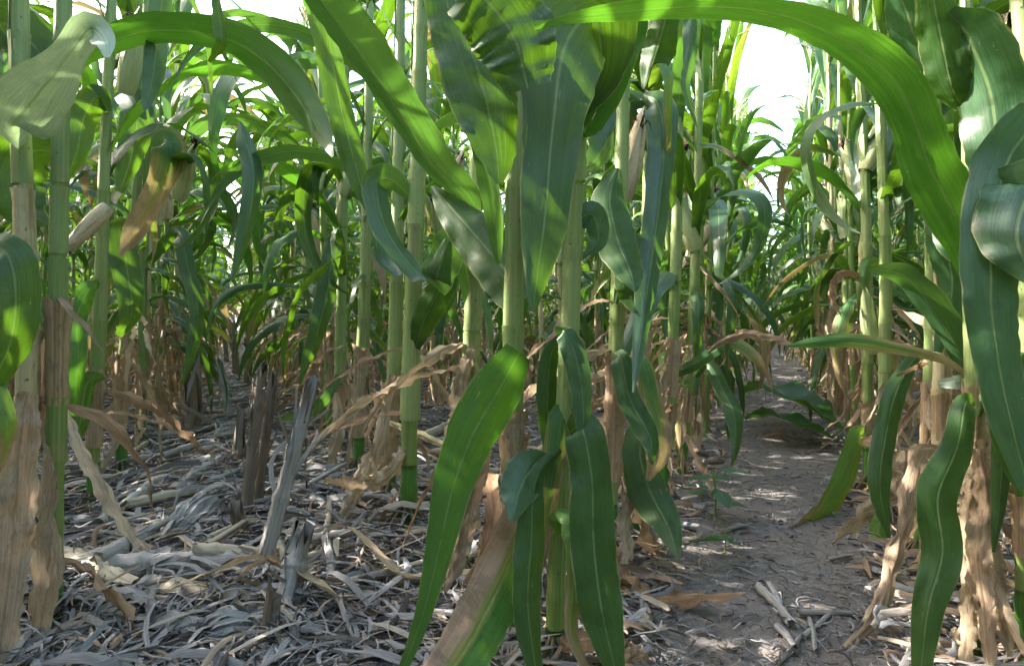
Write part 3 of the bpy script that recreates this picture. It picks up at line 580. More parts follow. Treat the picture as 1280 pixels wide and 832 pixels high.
LH('O1', [(1208,140,10),(1190,110,46),(1176,50,54),(1165,-10,40)], MG, 1.1, 1.05, (20, 0), fold=.3)
LH('O2', [(1170,250,10),(1150,180,40),(1165,130,36),(1185,80,40),(1180,20,20)], MB, 1.5, 1.5, (0, 20), fold=.3)
LH('O1', [(1208,330,10),(1190,300,40),(1178,230,44),(1162,190,20)], MB, 1.2, 1.25, (0, 20), fold=.3)
LH('O2', [(1172,440,10),(1190,360,34),(1180,300,44),(1168,220,30)], MB, 1.4, 1.35, (0, 20), fold=.3)
LH('O1', [(1218,500,14),(1206,506,26),(1196,560,36),(1172,620,46),(1178,690,46),(1160,760,36),(1150,850,20)], MG, 1.1, .98, (0, 20, -10), fold=.2, ripple=.12, freq=12, label='green leaf with a tan midrib hanging to the ground')
LH('O3', [(1160,440,8),(1142,450,16),(1120,490,26),(1106,550,28),(1100,610,26),(1112,672,4)], MG, 1.6, 1.4, (0, 30), fold=.3)
LH('O5', [(1082,540,8),(1072,545,20),(1058,600,26),(1028,645,24),(985,668,16),(925,666,3)], MY, 2.1, 1.78, (20, 50, 70), fold=.3)
LH('O1', [(1222,520,10),(1240,480,16),(1252,540,22),(1250,620,20),(1242,690,4)], MG, 1.1, 1.05, (0, 20), fold=.5)
LH('O0', [(1278,440,20),(1262,470,40),(1255,540,30),(1278,620,10)], MG, 1.0, 1.0, (0, 20), fold=.3)
LH('O2', [(1176,580,16),(1158,570,30),(1140,640,24),(1120,700,20),(1100,760,22),(1066,805,14),(1032,838,3)], MP, 1.4, 1.14, (20, 50, 10, 50), name='dry_leaf', fold=.5, ripple=.3, rag=.05, label='long tan dead leaf reaching onto the soil')
LH('O1', [(1222,600,20),(1212,640,30),(1216,720,34),(1208,790,26),(1200,850,14)], MD, 1.12, 1.05, (20, -30), name='dry_leaf', fold=.7, ripple=.25, rag=.08)
LH('O1', [(1226,650,16),(1240,700,30),(1248,760,26),(1262,820,8)], MD, 1.12, 1.02, (20, -30), name='dry_leaf', fold=.5, ripple=.3, rag=.08)
LH('O1', [(1222,560,16),(1234,620,26),(1222,690,30),(1230,760,26),(1238,845,8)], MP, 1.1, 1.02, (20, -30), name='dry_leaf', fold=.5, ripple=.3, rag=.08)
LH('O3', [(1150,560,12),(1128,580,24),(1120,620,26),(1070,655,20),(1040,680,5)], MD, 1.65, 1.55, (20, 50), name='dry_leaf', fold=.6, ripple=.35, rag=.08)
LH('O4', [(1108,620,12),(1098,660,20),(1100,690,20),(1104,702,16)], MY, 1.75, 1.7, (0, 0), fold=.2)
LH('O4', [(1105,330,8),(1085,330,18),(1080,370,16),(1092,400,8)], MY, 2.0, 1.95, (0, 30), fold=.6)
LH('O4', [(1104,345,6),(1110,365,18),(1104,400,16),(1096,440,10)], MY, 2.0, 1.95, (0, 30), fold=.6)
LH('O4', [(1090,355,4),(1062,342,14),(1045,350,14),(1042,375,14),(1052,395,3)], MR, 2.0, 1.9, (0, 60), name='dry_leaf', fold=.8, curl=.4)
# ears on near plants
def ear_at(key, px, py, px2, py2, Y, L, mi, silk=True):
    root, b, ctr, _ = PLANTS[key]; a = at(px, py, Y); c = at(px2, py2, Y-.04); d = Vector(c-a); s = d.length/.2
    e = link('ear', None, root, tuple(a-b), d.to_track_quat('Z', 'Y').to_euler(), s)
    link('husk', EARM[mi], e)
    if silk: link('silk', SILK, e, (0, 0, .188), None, 1.6)
ear_at('L3', 136, 258, 86, 308, 1.85, .2, 1)
ear_at('L4', 157, 118, 172, 30, 1.9, .2, 0)
ear_at('L5', 222, 250, 244, 182, 2.3, .2, 2)
ear_at('M2', 555, 250, 576, 200, 1.8, .2, 1)
ear_at('N2', 778, 250, 800, 160, 1.6, .2, 1)
ear_at('O4', 1092, 440, 1080, 370, 1.95, .2, 0, False)
ear_at('O0', 1262, 150, 1268, 30, 1.3, .2, 0)
ear_at('M1', 618, 300, 612, 215, 1.35, .2, 1)

# ------------------------------------------------------------------ the rows behind
ROWS = []   # (k, offset, first depth, words)
for i, o in enumerate([-.42-.82*j for j in range(9)]): ROWS.append((KL, o, 3.2 if i == 0 else -1.2, 'LL', i))
for i, o in enumerate([.475+.82*j for j in range(8)]): ROWS.append((KL, o, 2.95 if i == 0 else 2.2, 'LR', i))
for i, o in enumerate([-.37-.80*j for j in range(8)]): ROWS.append((KR, o, 2.65 if i == 0 else 2.2, 'RL', i))
for i, o in enumerate([.38+.80*j for j in range(9)]): ROWS.append((KR, o, 2.55 if i == 0 else -.5, 'RR', i))
cand = []
for k, off, y0, side, ri in ROWS:
    y = y0; q = 0
    while y < 24:
        x = k*y+off+random.gauss(0, .025); keep = True
        if side == 'LR' and x > -.01*y-.12: keep = False
        if side == 'RL' and x < -.01*y+.12: keep = False
        if side == 'LR' and ri == 0: keep = x < .0
        if keep:
            px = CX+F*x/y if y > .3 else -999; cand.append((y, x, side, ri, q, px)); q += 1
        y += random.uniform(.19, .31)*(1+.015*y)
for xr in (-3.0, -2.2, -1.4, -.62, .62, 1.4, 2.2, 3.0):
    y = -.55 if abs(xr) < 1 else -.3
    while y > -5.5: cand.append((y, xr+random.gauss(0, .03), 'LL', 3, 0, -999)); y -= random.uniform(.19, .31)
inview = sorted([c for c in cand if -40 < c[5] < 1320], key=lambda c: c[0])
outv = [c for c in cand if not (-40 < c[5] < 1320) and c[0] < 7]
assert all(c[1] is not None for c in cand); NPL = len(PLANTS); indiv = inview[:300-NPL]; rest = inview[300-NPL:]+outv
ORD = ['first','second','third','fourth','fifth','sixth','seventh','eighth','ninth','tenth','eleventh','twelfth']
SIDE = {'LL': 'left row of the littered aisle', 'LR': 'right row of the littered aisle', 'RL': 'left row of the bare-soil aisle', 'RR': 'right row of the bare-soil aisle'}
WAY = {'LL': 'left of the littered aisle', 'LR': 'right of the littered aisle', 'RL': 'left of the bare-soil aisle', 'RR': 'right of the bare-soil aisle'}
FARM = {}
def far_plant_parts(seed):
    """one whole corn plant as plain geometry, material index per piece"""
    random.seed(seed); parts = []; mats = []
    i = random.randrange(5); Pz = STK[i][1]
    V, Q, UV = tube(Pz[::6], np.linspace(.0135, .006, len(Pz[::6])), 5, cap=False); parts.append((V, Q, UV)); mats.append(np.full(len(Q), 0))
    az0 = random.uniform(0, 6.3)
    def put(sh, z, az, s, mi):
        V, Q, UV = sh; c, sn = math.cos(az), math.sin(az); W = V*s; x, y = np.interp(z, Pz[:, 2], Pz[:, 0]), np.interp(z, Pz[:, 2], Pz[:, 1])
        parts.append((np.stack([W[:, 0]*c-W[:, 1]*sn+x, W[:, 0]*sn+W[:, 1]*c+y, W[:, 2]+z], 1), Q, UV)); mats.append(np.full(len(Q), mi))
    for j, z in enumerate(NODES):
        if z < .3: continue
        kind = 'low' if z < .8 else 'mid' if z < 1.35 else 'up'
        put(random.choice(LITE[kind]), z+.1, az0+PI*(j % 2)+random.gauss(0, .45), random.uniform(.85, 1.15), random.choices((1, 2, 3, 5), (.45, .3, .1, .15))[0] if z > .6 else random.choice((1, 3, 2, 1)))
    for j in range(5): put(random.choice(LITE['mid']), random.uniform(.7, 1.9), random.uniform(0, 6.3), random.uniform(.6, .95), random.choice((1, 2, 1, 5)))
    for j in range(8): put(random.choice(LITE['dry']), random.uniform(.12, .6), random.uniform(0, 6.3), random.uniform(.8, 1.1), 4)
    V, Q, UV = cat(tassel_geo()); parts.append((V+np.array([Pz[-1, 0], Pz[-1, 1], 2.2]), Q, UV)); mats.append(np.full(len(Q), 6))
    return (cat(parts), np.concatenate(mats)), az0
FARMATS = [MSG, MG, MB, MY, MD, MLB, MTA]
FARG0 = [far_plant_parts(100+i) for i in range(9)]; FARG = [g for g, a in FARG0]; FARAZ = [a for g, a in FARG0]
FARMESH = [mesh('corn_plant', *g, FARMATS, midx=mi) for g, mi in FARG]
random.seed(5)
PART_Y = 6.2
for (y, x, side, ri, q, px) in indiv:
    if y > 40: continue
    if ri == 0 and y < 7 and q < 12:
        lab = '%s of the slender corn plants going back in the %s' % (ORD[q], SIDE[side]); grp = 'corn plants in the %s' % SIDE[side]
    elif ri == 0:
        lab = 'slender corn plant far back in the %s, among many alike' % SIDE[side]; grp = 'far corn plants in the %s' % SIDE[side]
        if y < PART_Y*1.5: lab = 'midway corn plant in the %s' % SIDE[side]; grp = 'midway corn plants in the %s' % SIDE[side]
    else:
        band = 'near' if y < 3.6 else 'middling' if y < 5 else 'far'; rw = 'next' if ri == 1 else ORD[ri]
        lab = '%s corn plant hidden in %s row %s' % (band, rw, WAY[side]); grp = '%s hidden corn plants in %s row %s' % (band, rw, WAY[side])
    if y < PART_Y:
        sm = random.choice((MSG, MSG, MST)); he = random.random() < .7; rot = random.uniform(0, 6.3)
        root = link('corn_plant', None, None, (x, y, gz(x, y)), (0, 0, rot), random.uniform(1.0, 1.15))
        i = random.randrange(5); P = STK[i][1]
        link('stalk', STKM[(i, sm.name)], root)
        ctr = lambda z, P=P: (float(np.interp(z, P[:, 2], P[:, 0])), float(np.interp(z, P[:, 2], P[:, 1])))
        clothe(root, ctr, .3, 2.1, (PI/2-rot+random.gauss(0, .45)) if ri == 0 and side[0] == 'R' else random.uniform(0, 6.3), 1., he, 9 if ri == 0 and y < 5 else 6, avoid=((0. if side[1] == 'L' else PI), True) if ri == 0 and side[0] == 'R' else None, az_from=rot)
        for z in random.sample((.07, .13, .19, .26, .34, .42), random.randint(1, 3)):
            xx, yy = ctr(z); link('dry_sheath', random.choice(SHD), root, (xx, yy, z), (0, 0, random.uniform(0, 6)), .9)
        if y > 3: link('tassel', TAS, root, (P[-1, 0], P[-1, 1], 2.18))
    else:
        fi = random.randrange(9); root = link('corn_plant', FARMESH[fi], None, (x, y, 0), (0, 0, (PI/2-FARAZ[fi]-(.38 if side[0] == 'R' else -.4)+random.gauss(0, .15)) if ri == 0 else random.uniform(0, 6.3)), random.uniform(1.0, 1.15))
    if y < PART_Y and (ri > 0 or q >= 12 or y >= 7):
        f = ('tan-caned ' if sm is MST else 'green-caned ')+('eared ' if he else 'earless '); lab = (f+lab).replace('corn plant hidden', 'corn hidden'); grp = f+grp
    tag(root, lab, 'corn plant', grp)
# the rest of the field: one mass
VV, QQ, UU, MM, AA, o = [], [], [], [], [], 0
for (y, x, side, ri, q, px) in rest:
    fi = random.randrange(9); (V, Q, UV), mi = FARG[fi]; a = (PI/2-FARAZ[fi]-(.38 if side[0] == 'R' else -.4)+random.gauss(0, .15)) if ri == 0 else random.uniform(0, 6.3); c, s = math.cos(a), math.sin(a); k = random.uniform(1., 1.15)
    VV.append(np.stack([(V[:, 0]*c-V[:, 1]*s)*k+x, (V[:, 0]*s+V[:, 1]*c)*k+y, V[:, 2]*k], 1)); QQ.append(Q+o); UU.append(UV); MM.append(mi); o += len(V)
tag(link('corn_field', mesh('corn_field', np.vstack(VV), np.vstack(QQ), np.vstack(UU), FARMATS, midx=np.concatenate(MM))), 'rest of the green cornfield stretching away behind the rows', 'cornfield', kind='stuff')

# ------------------------------------------------------------------ crop litter on the ground (uncountable)
def litter(N, xr, yr, keep, lens, wids, tints, zmax, name, label, wild=1.):
    n, m = 5, 3; pts = []
    while len(pts) < N:
        y = yr[0]+(yr[1]-yr[0])*random.random()**1.6; x = random.uniform(*xr)*y
        if keep(x, y): pts.append((x, y))
    pts = np.array(pts); K = len(pts); L = rng.uniform(*lens, K)*rng.uniform(.5, 1.3, K); W = rng.uniform(*wids, K)
    th = rng.uniform(0, 2*PI, K); cv = rng.normal(0, .9*wild, K); pit = rng.normal(0, .16, K); arch = rng.normal(0, .12, K); rl = rng.normal(0, .6, K)
    v = np.linspace(-.5, .5, n)[None]; a = th[:, None]+cv[:, None]*v*2
    dx = np.cos(a)*L[:, None]/(n-1); dy = np.sin(a)*L[:, None]/(n-1)
    cx = pts[:, :1]+np.cumsum(dx, 1)-dx.sum(1, keepdims=True)/2; cy = pts[:, 1:]+np.cumsum(dy, 1)-dy.sum(1, keepdims=True)/2
    z0 = rng.random(K)**2*zmax
    cz = fbm(cx, cy)+z0[:, None]+.003+np.abs(np.sin(pit))[:, None]*L[:, None]*(v+.5)*.6+np.abs(arch)[:, None]*L[:, None]*(1-4*v*v)*.6
    Cn = np.stack([cx, cy, cz], -1); Sx, Sy = -np.sin(a), np.cos(a)
    Sd = np.stack([Sx*np.cos(rl)[:, None], Sy*np.cos(rl)[:, None], np.sin(rl)[:, None]*np.ones_like(a)], -1)
    hw = W[:, None]/2*np.array([.7, 1, 1, .9, .3])[None]
    u = np.array([-1, 0, 1.]); V = Cn[:, :, None]+Sd[:, :, None]*(hw[:, :, None]*u)[..., None]
    V[:, :, 1, 2] += hw*.5
    Q = grid(n, m)[None]+(np.arange(K)*n*m)[:, None, None]
    UV = np.stack(np.broadcast_arrays(u[None, None]*.5+.5, (v+.5)[:, :, None]+0*u[None, None]), -1); UV = np.broadcast_to(UV, (K, n, m, 2))
    t = rng.choice(tints, K)+rng.normal(0, .04, K)
    tag(link(name, mesh(name, V, Q, UV.reshape(-1, 2), [MLI], {'tint': np.repeat(np.clip(t, 0, 1), n*m)})), label, 'crop litter', kind='stuff')
inL = lambda x, y: x < .02*y and x > -.84*y
litter(15000, (-.82, .03), (.95, 7.5), inL, (.04, .14), (.003, .011), [.0,.05,.15,.3,.45,.6,.68,.74,.8,.86,.9,.94,.98], .05, 'husk_litter', 'weathered grey shreds of old corn leaves covering the left aisle', .35)
litter(16000, (-.82, .03), (.95, 5), inL, (.03, .10), (.0012, .004), [.1,.4,.6,.7,.75,.85], .06, 'fibre_litter', 'thin grey fibres scattered over the left aisle', .9)
litter(2300, (-.82, .03), (.95, 6.), inL, (.08, .2), (.009, .02), [.3,.5,.6,.68,.74,.8,.86,.9], .06, 'broad_husk_litter', 'broader weathered husk strips lying over the left aisle', .25)
inR = lambda x, y: x > .0*y and x < .84*y and (random.random() < .55 or abs(x-KR*y) > .14 + .1*random.random())
litter(13000, (-.02, .82), (.95, 7), inR, (.015, .06), (.0012, .005), [.0,.1,.2,.45,.6,.7,.8,.93], .008, 'fine_straw_litter', 'fine straw fibres lying on the bare soil of the right aisle', 1.4)
inRR = lambda x, y: x > 0 and (x-KR*y > .22 or x-KR*y < -.22)
litter(3500, (-.02, .82), (.95, 7), inRR, (.05, .14), (.006, .018), [.35,.55,.7,.86,.9,.95,1.], .04, 'leaf_litter', 'tan dead leaf scraps piled along the rows of the right aisle', 1.)

K = 5200; cy = .95+5*rng.random(K)**1.6; cx = KR*cy+rng.normal(0, .35, K)*np.minimum(1, cy); ok = cx > 0; cx, cy = cx[ok], cy[ok]; K = len(cx)
cs = np.array([[-1,-1,-1],[1,-1,-1],[1,1,-1],[-1,1,-1],[-1,-1,1],[1,-1,1],[1,1,1],[-1,1,1]])*.6; sz = rng.gamma(1.6, .0010, K)+.0007
Vc = cs[None]*rng.uniform(.5, 1.3, (K, 8, 3))*sz[:, None, None]*np.array([1.2, 1, .7]); Vc += np.stack([cx, cy, fbm(cx, cy)+sz*.2], -1)[:, None]
Qc = np.array([[0,3,2,1],[4,5,6,7],[0,1,5,4],[1,2,6,5],[2,3,7,6],[3,0,4,7]])[None]+(np.arange(K)*8)[:, None, None]
tag(link('soil_crumbs', mesh('soil_crumbs', Vc, Qc, np.zeros((K*8, 2)), [MSOIL])), 'small crumbs of soil scattered on the bare path', 'soil crumbs', kind='stuff')

# dead leaves lying along the left aisle rows and right rows: countable ones
def lying_leaf(x, y, az, s, mat, label, grp):
    i = pick('dry'); V, Q, UV = SH['dry'][i]
    W = V.copy(); W[:, 2] = (W[:, 2]-W[:, 2].min())*.10
    k = ('lying', i, mat.name)
    if k not in _mc: _mc[k] = mesh('dead_leaf', W, Q, UV, [mat])
    o = link('dead_leaf', _mc[k], None, (x, y, gz(x, y)+.02), (random.uniform(-.1, .1), random.uniform(-.1, .1), az), s); tag(o, label, 'dead leaf', grp)
for j in range(46):
    y = random.uniform(1.6, 6); s = random.choice((-1, 1)); x = KL*y+(.02 if s > 0 else 0)+s*random.uniform(.22, .5)
    lying_leaf(x, y, random.uniform(0, 6.3), random.uniform(.6, 1), random.choice((MD, MD, MP, MGY)), 'curled tan dead corn leaf lying on the litter beside the %s row' % ('right' if s > 0 else 'left'), 'dead leaves on the litter, %s side' % ('right' if s > 0 else 'left'))
for j in range(44):
    y = random.uniform(1.3, 6); s = random.choice((-1, 1)); x = KR*y+s*random.uniform(.22, .5)
    lying_leaf(x, y, random.uniform(0, 6.3), random.uniform(.5, .9), random.choice((MD, MR, MP)), 'curled brown dead corn leaf lying on bare soil beside the %s row' % ('right' if s > 0 else 'left'), 'dead leaves on the soil, %s side' % ('right' if s > 0 else 'left'))

# ------------------------------------------------------------------ old stubble and lying stalk pieces
def cane_geo(A, B, r, splinter=.5, bend=.0, k=10, n=26, taper=.9, strips=3):
    A, B = np.array(A, float), np.array(B, float); L = np.linalg.norm(B-A); t = np.linspace(0, 1, n)
    P = A+(B-A)*t[:, None]; P[:, 0] += bend*np.sin(t*PI); P[:, 2] += bend*.3*np.sin(t*PI)
    R = r*(1-(1-taper)*t)
    for q in (.18, .5, .82): R = R*(1+.22*np.exp(-((t-q-rng.uniform(-.05, .05))/.025)**2))
    V, Q, UV = tube(P, R, k); V = V.reshape(n, k, 3)
    a = rng.uniform(.68, 1.25, k); V = P[:, None]+(V-P[:, None])*a[None, :, None]*(1+.05*rng.normal(size=(n, k, 1)))
    d = (B-A)/L; V[-1] += d*(rng.uniform(-.2, 1, k)*splinter*r*6)[:, None]; V[0] += -d*(rng.uniform(0, 1, k)*splinter*r*2)[:, None]
    parts = [(V.reshape(-1, 3), Q, UV)]
    for j in range(int(strips*splinter+1)):     # torn strips of rind
        i0 = int(rng.uniform(.4, .8)*n); c = P[i0:]+rng.normal(size=3)*r*.5; c = catmull(np.vstack([P[i0], (P[i0]+P[-1])/2+rng.normal(size=3)*r*1.1, P[-1]+rng.normal(size=3)*r*2]), 8)
        parts.append(blade(c, np.tile(norm(rng.normal(size=3)), (8, 1)), np.full(8, r*.4)*np.linspace(1, .3, 8), 3, .3, .1))
    return cat(parts)
def stubble(px, py, tx, ty, wpx, mat, label, dY=0., splinter=.8, bend=0):
    b = ground_at(px, py); t = at(tx, ty, b[1]+dY); root = link('corn_stubble', None, None, tuple(b)); tag(root, label, 'corn stubble', 'old cut corn stalks in the littered aisle')
    r = wpx/F*b[1]/2
    link('cane', mesh('cane', *cane_geo((0, 0, -.03), t-b, r, splinter, bend, 16, 46, .95, 9), [mat]), root)
    parts = []
    for j in range(10):
        a = rng.uniform(0, 6.3); R = rng.uniform(.03, .06); P = [(r*.6*math.cos(a), r*.6*math.sin(a), .03), (R*.6*math.cos(a), R*.6*math.sin(a), .02), (R*math.cos(a), R*math.sin(a), -.005)]
        parts.append(tube(catmull(P, 5), np.linspace(.0028, .0012, 5), 5, cap=False))
    link('roots', mesh('roots', *cat(parts), [MGR]), root)
stubble(304, 668, 325, 478, 13, MSB, 'tall dark broken corn stump, left of the tall standing pair')
stubble(319, 655, 340, 482, 11, MSB, 'tall dark split corn stump, right of the tall standing pair', .0)
stubble(318, 748, 380, 522, 22, MGR, 'grey weathered cane leaning right with a ragged top, longest in the aisle', .12, 1.)
stubble(345, 800, 372, 690, 27, MGR, 'short grey leaning stump in the foreground with splayed roots', .08, .6)
stubble(310, 488, 312, 418, 9, MSB, 'short dark stump far back, straight in the middle of the littered aisle')
stubble(290, 538, 276, 466, 10, MGR, 'thin grey stump leaning left, behind the tall standing pair', .1)
stubble(296, 470, 292, 415, 8, MSB, 'small dark stump behind the thin leaning one')
stubble(283, 452, 279, 412, 7, MSB, 'tiny dark stump farthest back in the littered aisle')
stubble(309, 700, 300, 655, 16, MSB, 'knee-low dark stump at the foot of the tall pair')
def piece(px, py, qx, qy, wpx, mat, label, z=.02, splinter=.5, bend=.01, grp='broken corn stalks lying in the littered aisle'):
    a, b = ground_at(px, py), ground_at(qx, qy); c = (a+b)/2; r = 1.2*wpx/F*c[1]/2
    a = a+np.array([0, 0, z+r]); b = b+np.array([0, 0, z*.5+r]); c = (a+b)/2
    o = link('stalk_piece', mesh('stalk_piece', *cane_geo(a-c, b-c, r, splinter, bend), [mat]), None, tuple(c)); tag(o, label, 'stalk piece', grp)
piece(150, 748, 312, 738, 22, MGR, 'thick grey stalk lying level across the foreground', .03)
piece(75, 728, 150, 762, 20, MGT, 'short straw-coloured stalk length left of the level grey one', .03)
piece(130, 790, 205, 745, 18, MGR, 'grey stalk lying aslant under the level one', .02)
piece(250, 740, 352, 728, 16, MGT, 'straw-coloured stalk end right of the level grey one', .045)
piece(195, 768, 345, 790, 20, MGT, 'yellowish stalk lying in front of the short foreground stump', .02)
piece(122, 745, 162, 706, 17, MGR, 'flattened grey stalk piece pointing away, near the hanging dead leaf tip', .04)
piece(160, 665, 245, 645, 12, MGT, 'pale bent stalk behind the grey husk bundle', .05)
piece(125, 685, 195, 620, 12, MGR, 'long light grey stalk beside the drooping strip leaf', .04)
piece(215, 640, 262, 595, 11, MGR, 'light grey stalk lying lengthwise, left of the tall dark pair', .03)
piece(235, 625, 280, 590, 9, MGR, 'slim grey stalk lengthwise next to the tall dark pair', .03)
piece(500, 580, 560, 545, 12, MGT, 'pale stalk lying behind the thick bare cane', .05)
piece(205, 590, 290, 560, 8, MGR, 'grey stalk behind the tall dark pair to the left', .03)
piece(240, 555, 300, 548, 7, MGR, 'thin dark-jointed stalk lying across the middle of the aisle', .03)
piece(390, 640, 440, 700, 9, MGR, 'thin grey stalk on the litter right of the leaning cane', .02)
piece(100, 600, 190, 585, 8, MGR, 'grey stalk half buried by the left row', .03)
piece(405, 755, 480, 720, 11, MGR, 'grey stalk in the litter right of the short foreground stump', .02)
piece(430, 800, 520, 790, 12, MGR, 'grey stalk at the bottom under the sweeping green leaf', .02)
piece(215, 815, 262, 832, 24, MGR, 'broad grey stalk butt at the bottom edge, left of the stump roots', .02)
piece(345, 560, 410, 540, 7, MGR, 'small grey stalk behind the leaning cane', .03)
piece(380, 600, 420, 560, 6, MGT, 'small straw stalk near the pinkish sheath', .03)
for i, (a) in enumerate([(948,740,985,782,9),(962,735,975,765,7),(1000,775,1080,768,6),(972,790,992,812,8),(1012,782,1018,815,6),(1005,800,1040,770,5),(975,830,1000,800,5),(1035,700,1062,694,4),(900,668,935,660,4)]):
    piece(*a, MGR, ['short pale straw pointing away at the middle of the bare soil','thin straw behind the short pale one','long split straw lying level on the bare soil','stubby straw in front of the short pale one','thin upright-pointing straw below the split one','thin straw crossing the split one','small straw at the bottom of the bare soil','tiny straw near the dead leaf at right','tiny straw beside the weed'][i], .003, .6, .003, 'straws on the bare soil')
WHERE = ['by the left row', 'in the middle of the aisle', 'by the right row']
for j in range(95):
    y = 1.25+3.6*random.random()**1.3; u_ = random.uniform(-1, 1); x = KL*y+.03+u_*.45; a = random.gauss(.9, .8); L = random.uniform(.07, .24); r = random.uniform(.005, .013)
    d = np.array([math.cos(a), math.sin(a), random.uniform(-.12, .25)])*L/2
    m_ = random.choice((MGR, MGR, MGT)); o = link('stalk_piece', mesh('stalk_piece', *cane_geo(-d, d, r, .7, .006, 10, 18), [m_]), None, (x, y, gz(x, y)+.042+abs(d[2])))
    k_ = '%s stalk bits lying %s, %s' % ('straw' if m_ is MGT else 'grey', WHERE[int((u_+1)*1.499)], 'near' if y < 2 else 'farther back' if y < 3 else 'far back')
    tag(o, 'small broken '+k_.replace('stalk bits', 'stalk bit'), 'stalk piece', k_)
def husk_bundle(px, py, qx, qy, wpx, label, nb=12):
    a, b = ground_at(px, py), ground_at(qx, qy); c = a.copy(); d = b-a; L = np.linalg.norm(d); r = wpx/F*a[1]/2
    root = link('old_husk', None, None, tuple(a+np.array([0, 0, .02]))); tag(root, label, 'corn husk', 'weathered husks in the littered aisle')
    side = norm(np.cross(d, [0, 0, 1]))
    for j in range(nb):
        e = (j-(nb-1)/2)/(nb/2); v = np.linspace(0, 1, 12); bul = np.sin(v*PI*.8+.25)
        P = d*v[:, None]*(1+rng.uniform(-.1, .1))+side*(e*r*bul*1.2)[:, None]+np.array([0, 0, 1])*((r*1.2*math.sqrt(max(0, 1-e*e))+rng.uniform(0, .006))*bul)[:, None]
        Sd = norm(side*math.sqrt(max(.05, 1-e*e))-np.array([0, 0, 1])*e)
        link('husk_strip', mesh('husk_strip', *blade(P, np.tile(Sd, (12, 1)), r*.30*np.sin(v*PI*.85+.3)+.001, 5, .3, .15, 9, j, .08), [MGY]), root)
husk_bundle(205, 708, 268, 655, 46, 'large grey ribbed husk lying in the middle of the litter', 14)
husk_bundle(275, 735, 340, 745, 22, 'torn grey husk around the stalk joint near the leaning cane', 7)
husk_bundle(170, 725, 235, 735, 24, 'frayed grey husk on the level foreground stalk', 7)
husk_bundle(240, 832, 320, 815, 60, 'fan of broad grey husk strips at the bottom edge', 9)
husk_bundle(395, 690, 430, 640, 16, 'small grey husk right of the leaning cane', 7)
husk_bundle(190, 640, 215, 600, 18, 'small grey husk left of the slim lying stalk', 7)

def root_clump(px, py, rpx, mat, label):
    b = ground_at(px, py); R = rpx/F*b[1]; root = link('root_clump', None, None, tuple(b)); tag(root, label, 'root clump', 'old root clumps in the littered aisle')
    parts = []
    for j in range(80):
        a = rng.uniform(0, 6.3); e = rng.uniform(0, 1.3); q = R*rng.uniform(.5, 1.15); d = np.array([math.cos(a)*math.cos(e), math.sin(a)*math.cos(e), .75*math.sin(e)])
        P = [d*q*.15+[0, 0, .01], d*q*.6+rng.normal(size=3)*q*.12+[0, 0, .01], d*q+rng.normal(size=3)*q*.2+[0, 0, -.01]]
        parts.append(tube(catmull(P, 7), np.linspace(.0030, .0011, 7), 5, cap=False))
    link('roots', mesh('roots', *cat(parts), [mat]), root)
    link('crown_stub', mesh('crown_stub', *cane_geo((0, 0, -.02), (.01, 0, R*.9), R*.28, 1., 0, 12, 16), [MSB]), root)
root_clump(238, 556, 46, MRT, 'dark matted root ball of an old plant, behind the grey ribbed husk')
root_clump(332, 826, 40, MGR, 'pale splayed roots of an old stump at the bottom of the littered aisle')
root_clump(296, 600, 30, MSB, 'dark root tangle just left of the tall standing pair of stumps')
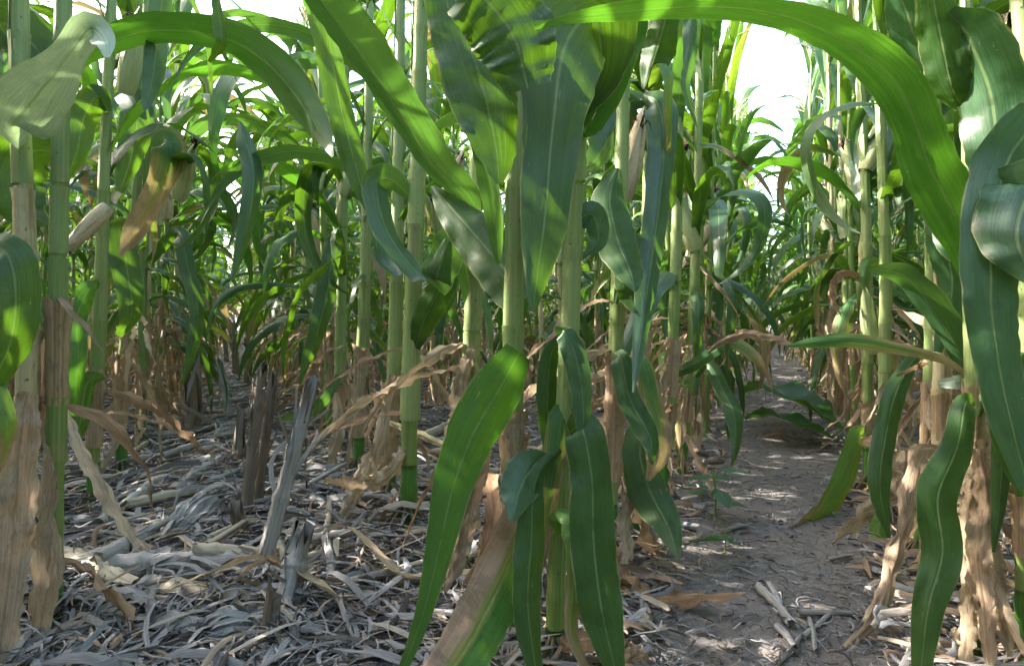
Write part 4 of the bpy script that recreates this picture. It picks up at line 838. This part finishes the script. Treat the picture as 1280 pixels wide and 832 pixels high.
# ------------------------------------------------------------------ green weeds and fallen green leaves on the bare soil
def weed(px, py, s, label, n=6):
    b = ground_at(px, py); root = link('weed_seedling', None, None, tuple(b)); tag(root, label, 'weed', 'small weeds on the bare soil')
    link('stem', mesh('stem', *tube(catmull([(0, 0, -.01), (.004, 0, .05*s), (-.005, .005, .10*s)], 8), .0022*s, 6), [MSG]), root)
    for j in range(n):
        a = j*2.4; e = random.uniform(-.1, .5); v = np.linspace(0, 1, 9); L = .055*s*random.uniform(.8, 1.2); z = (.04+.012*j)*s
        P = np.stack([math.cos(a)*(.2*L+v*L), math.sin(a)*(.2*L+v*L), z+np.sin(e)*v*L-.3*L*v*v], 1)
        link('leaf', mesh('leaf', *blade(P, np.tile([-math.sin(a), math.cos(a), 0], (9, 1)), .5*.036*s*np.sin(np.clip(v*.95+.03, 0, 1)**.8*PI)**.8, 5, .2, .1, 3), [MB]), root)
weed(893, 655, 1.5, 'small oval-leaved weed seedling at the left edge of the bare soil')
weed(905, 690, .8, 'tiny weed with few leaves in front of the oval-leaved seedling', 4)
weed(875, 625, .8, 'tiny weed behind the oval-leaved seedling', 4)
weed(1048, 560, 1., 'tiny weed by the dark leaf pile far along the bare soil', 4)
def fallen(pts, mat, label, grp=None):
    P = []; A = catmull(np.array(pts, float), 22)
    for px, py, w_, z in A: g = ground_at(px, py); g[2] += z+.025; P.append(g)
    P = np.array(P); c = P[0].copy(); hw = A[:, 2]/2/F*P[:, 1]*1.3; T = norm(np.gradient(P, axis=0)); Sd = np.cross(T, np.array([0, .5, .87]))
    o = link('fallen_leaf', mesh('fallen_leaf', *blade(P-c, Sd, hw, 7, .35, .12), [mat]), None, tuple(c)); tag(o, label, 'fallen leaf', grp)
fallen([(855,712,3,.03),(880,708,14,.04),(900,708,14,.04),(915,697,3,.03)], MB, 'short bluish leaf lying on bare soil below the oval-leaved weed')
fallen([(928,520,5,.10),(960,530,40,.16),(1000,545,52,.14),(1046,556,34,.05)], MG, 'dark green leaf lying across the bare soil aisle, upper of the pile')
fallen([(932,545,5,.06),(965,548,34,.09),(1010,560,40,.07),(1045,566,8,.03)], MB, 'dark bluish leaf lying across the bare soil aisle, lower of the pile')
fallen([(948,560,5,.02),(975,556,12,.03),(1000,560,3,.02)], MR, 'dark brown scrap under the leaf pile on the bare soil')
fallen([(340,775,6,.02),(300,782,20,.05),(350,770,24,.07),(400,790,20,.05),(450,800,12,.03)], MD, 'long tan strip leaf lying across the foreground litter')
fallen([(210,800,3,.05),(270,780,16,.06),(330,770,22,.07),(380,782,10,.05)], MD, 'tan leaf bridging the short stump and yellowish stalk')
fallen([(395,715,3,.04),(430,715,12,.07),(470,735,16,.05),(500,752,18,.04),(530,745,6,.03)], MD, 'wavy tan leaf lying in front of the thick bare cane')
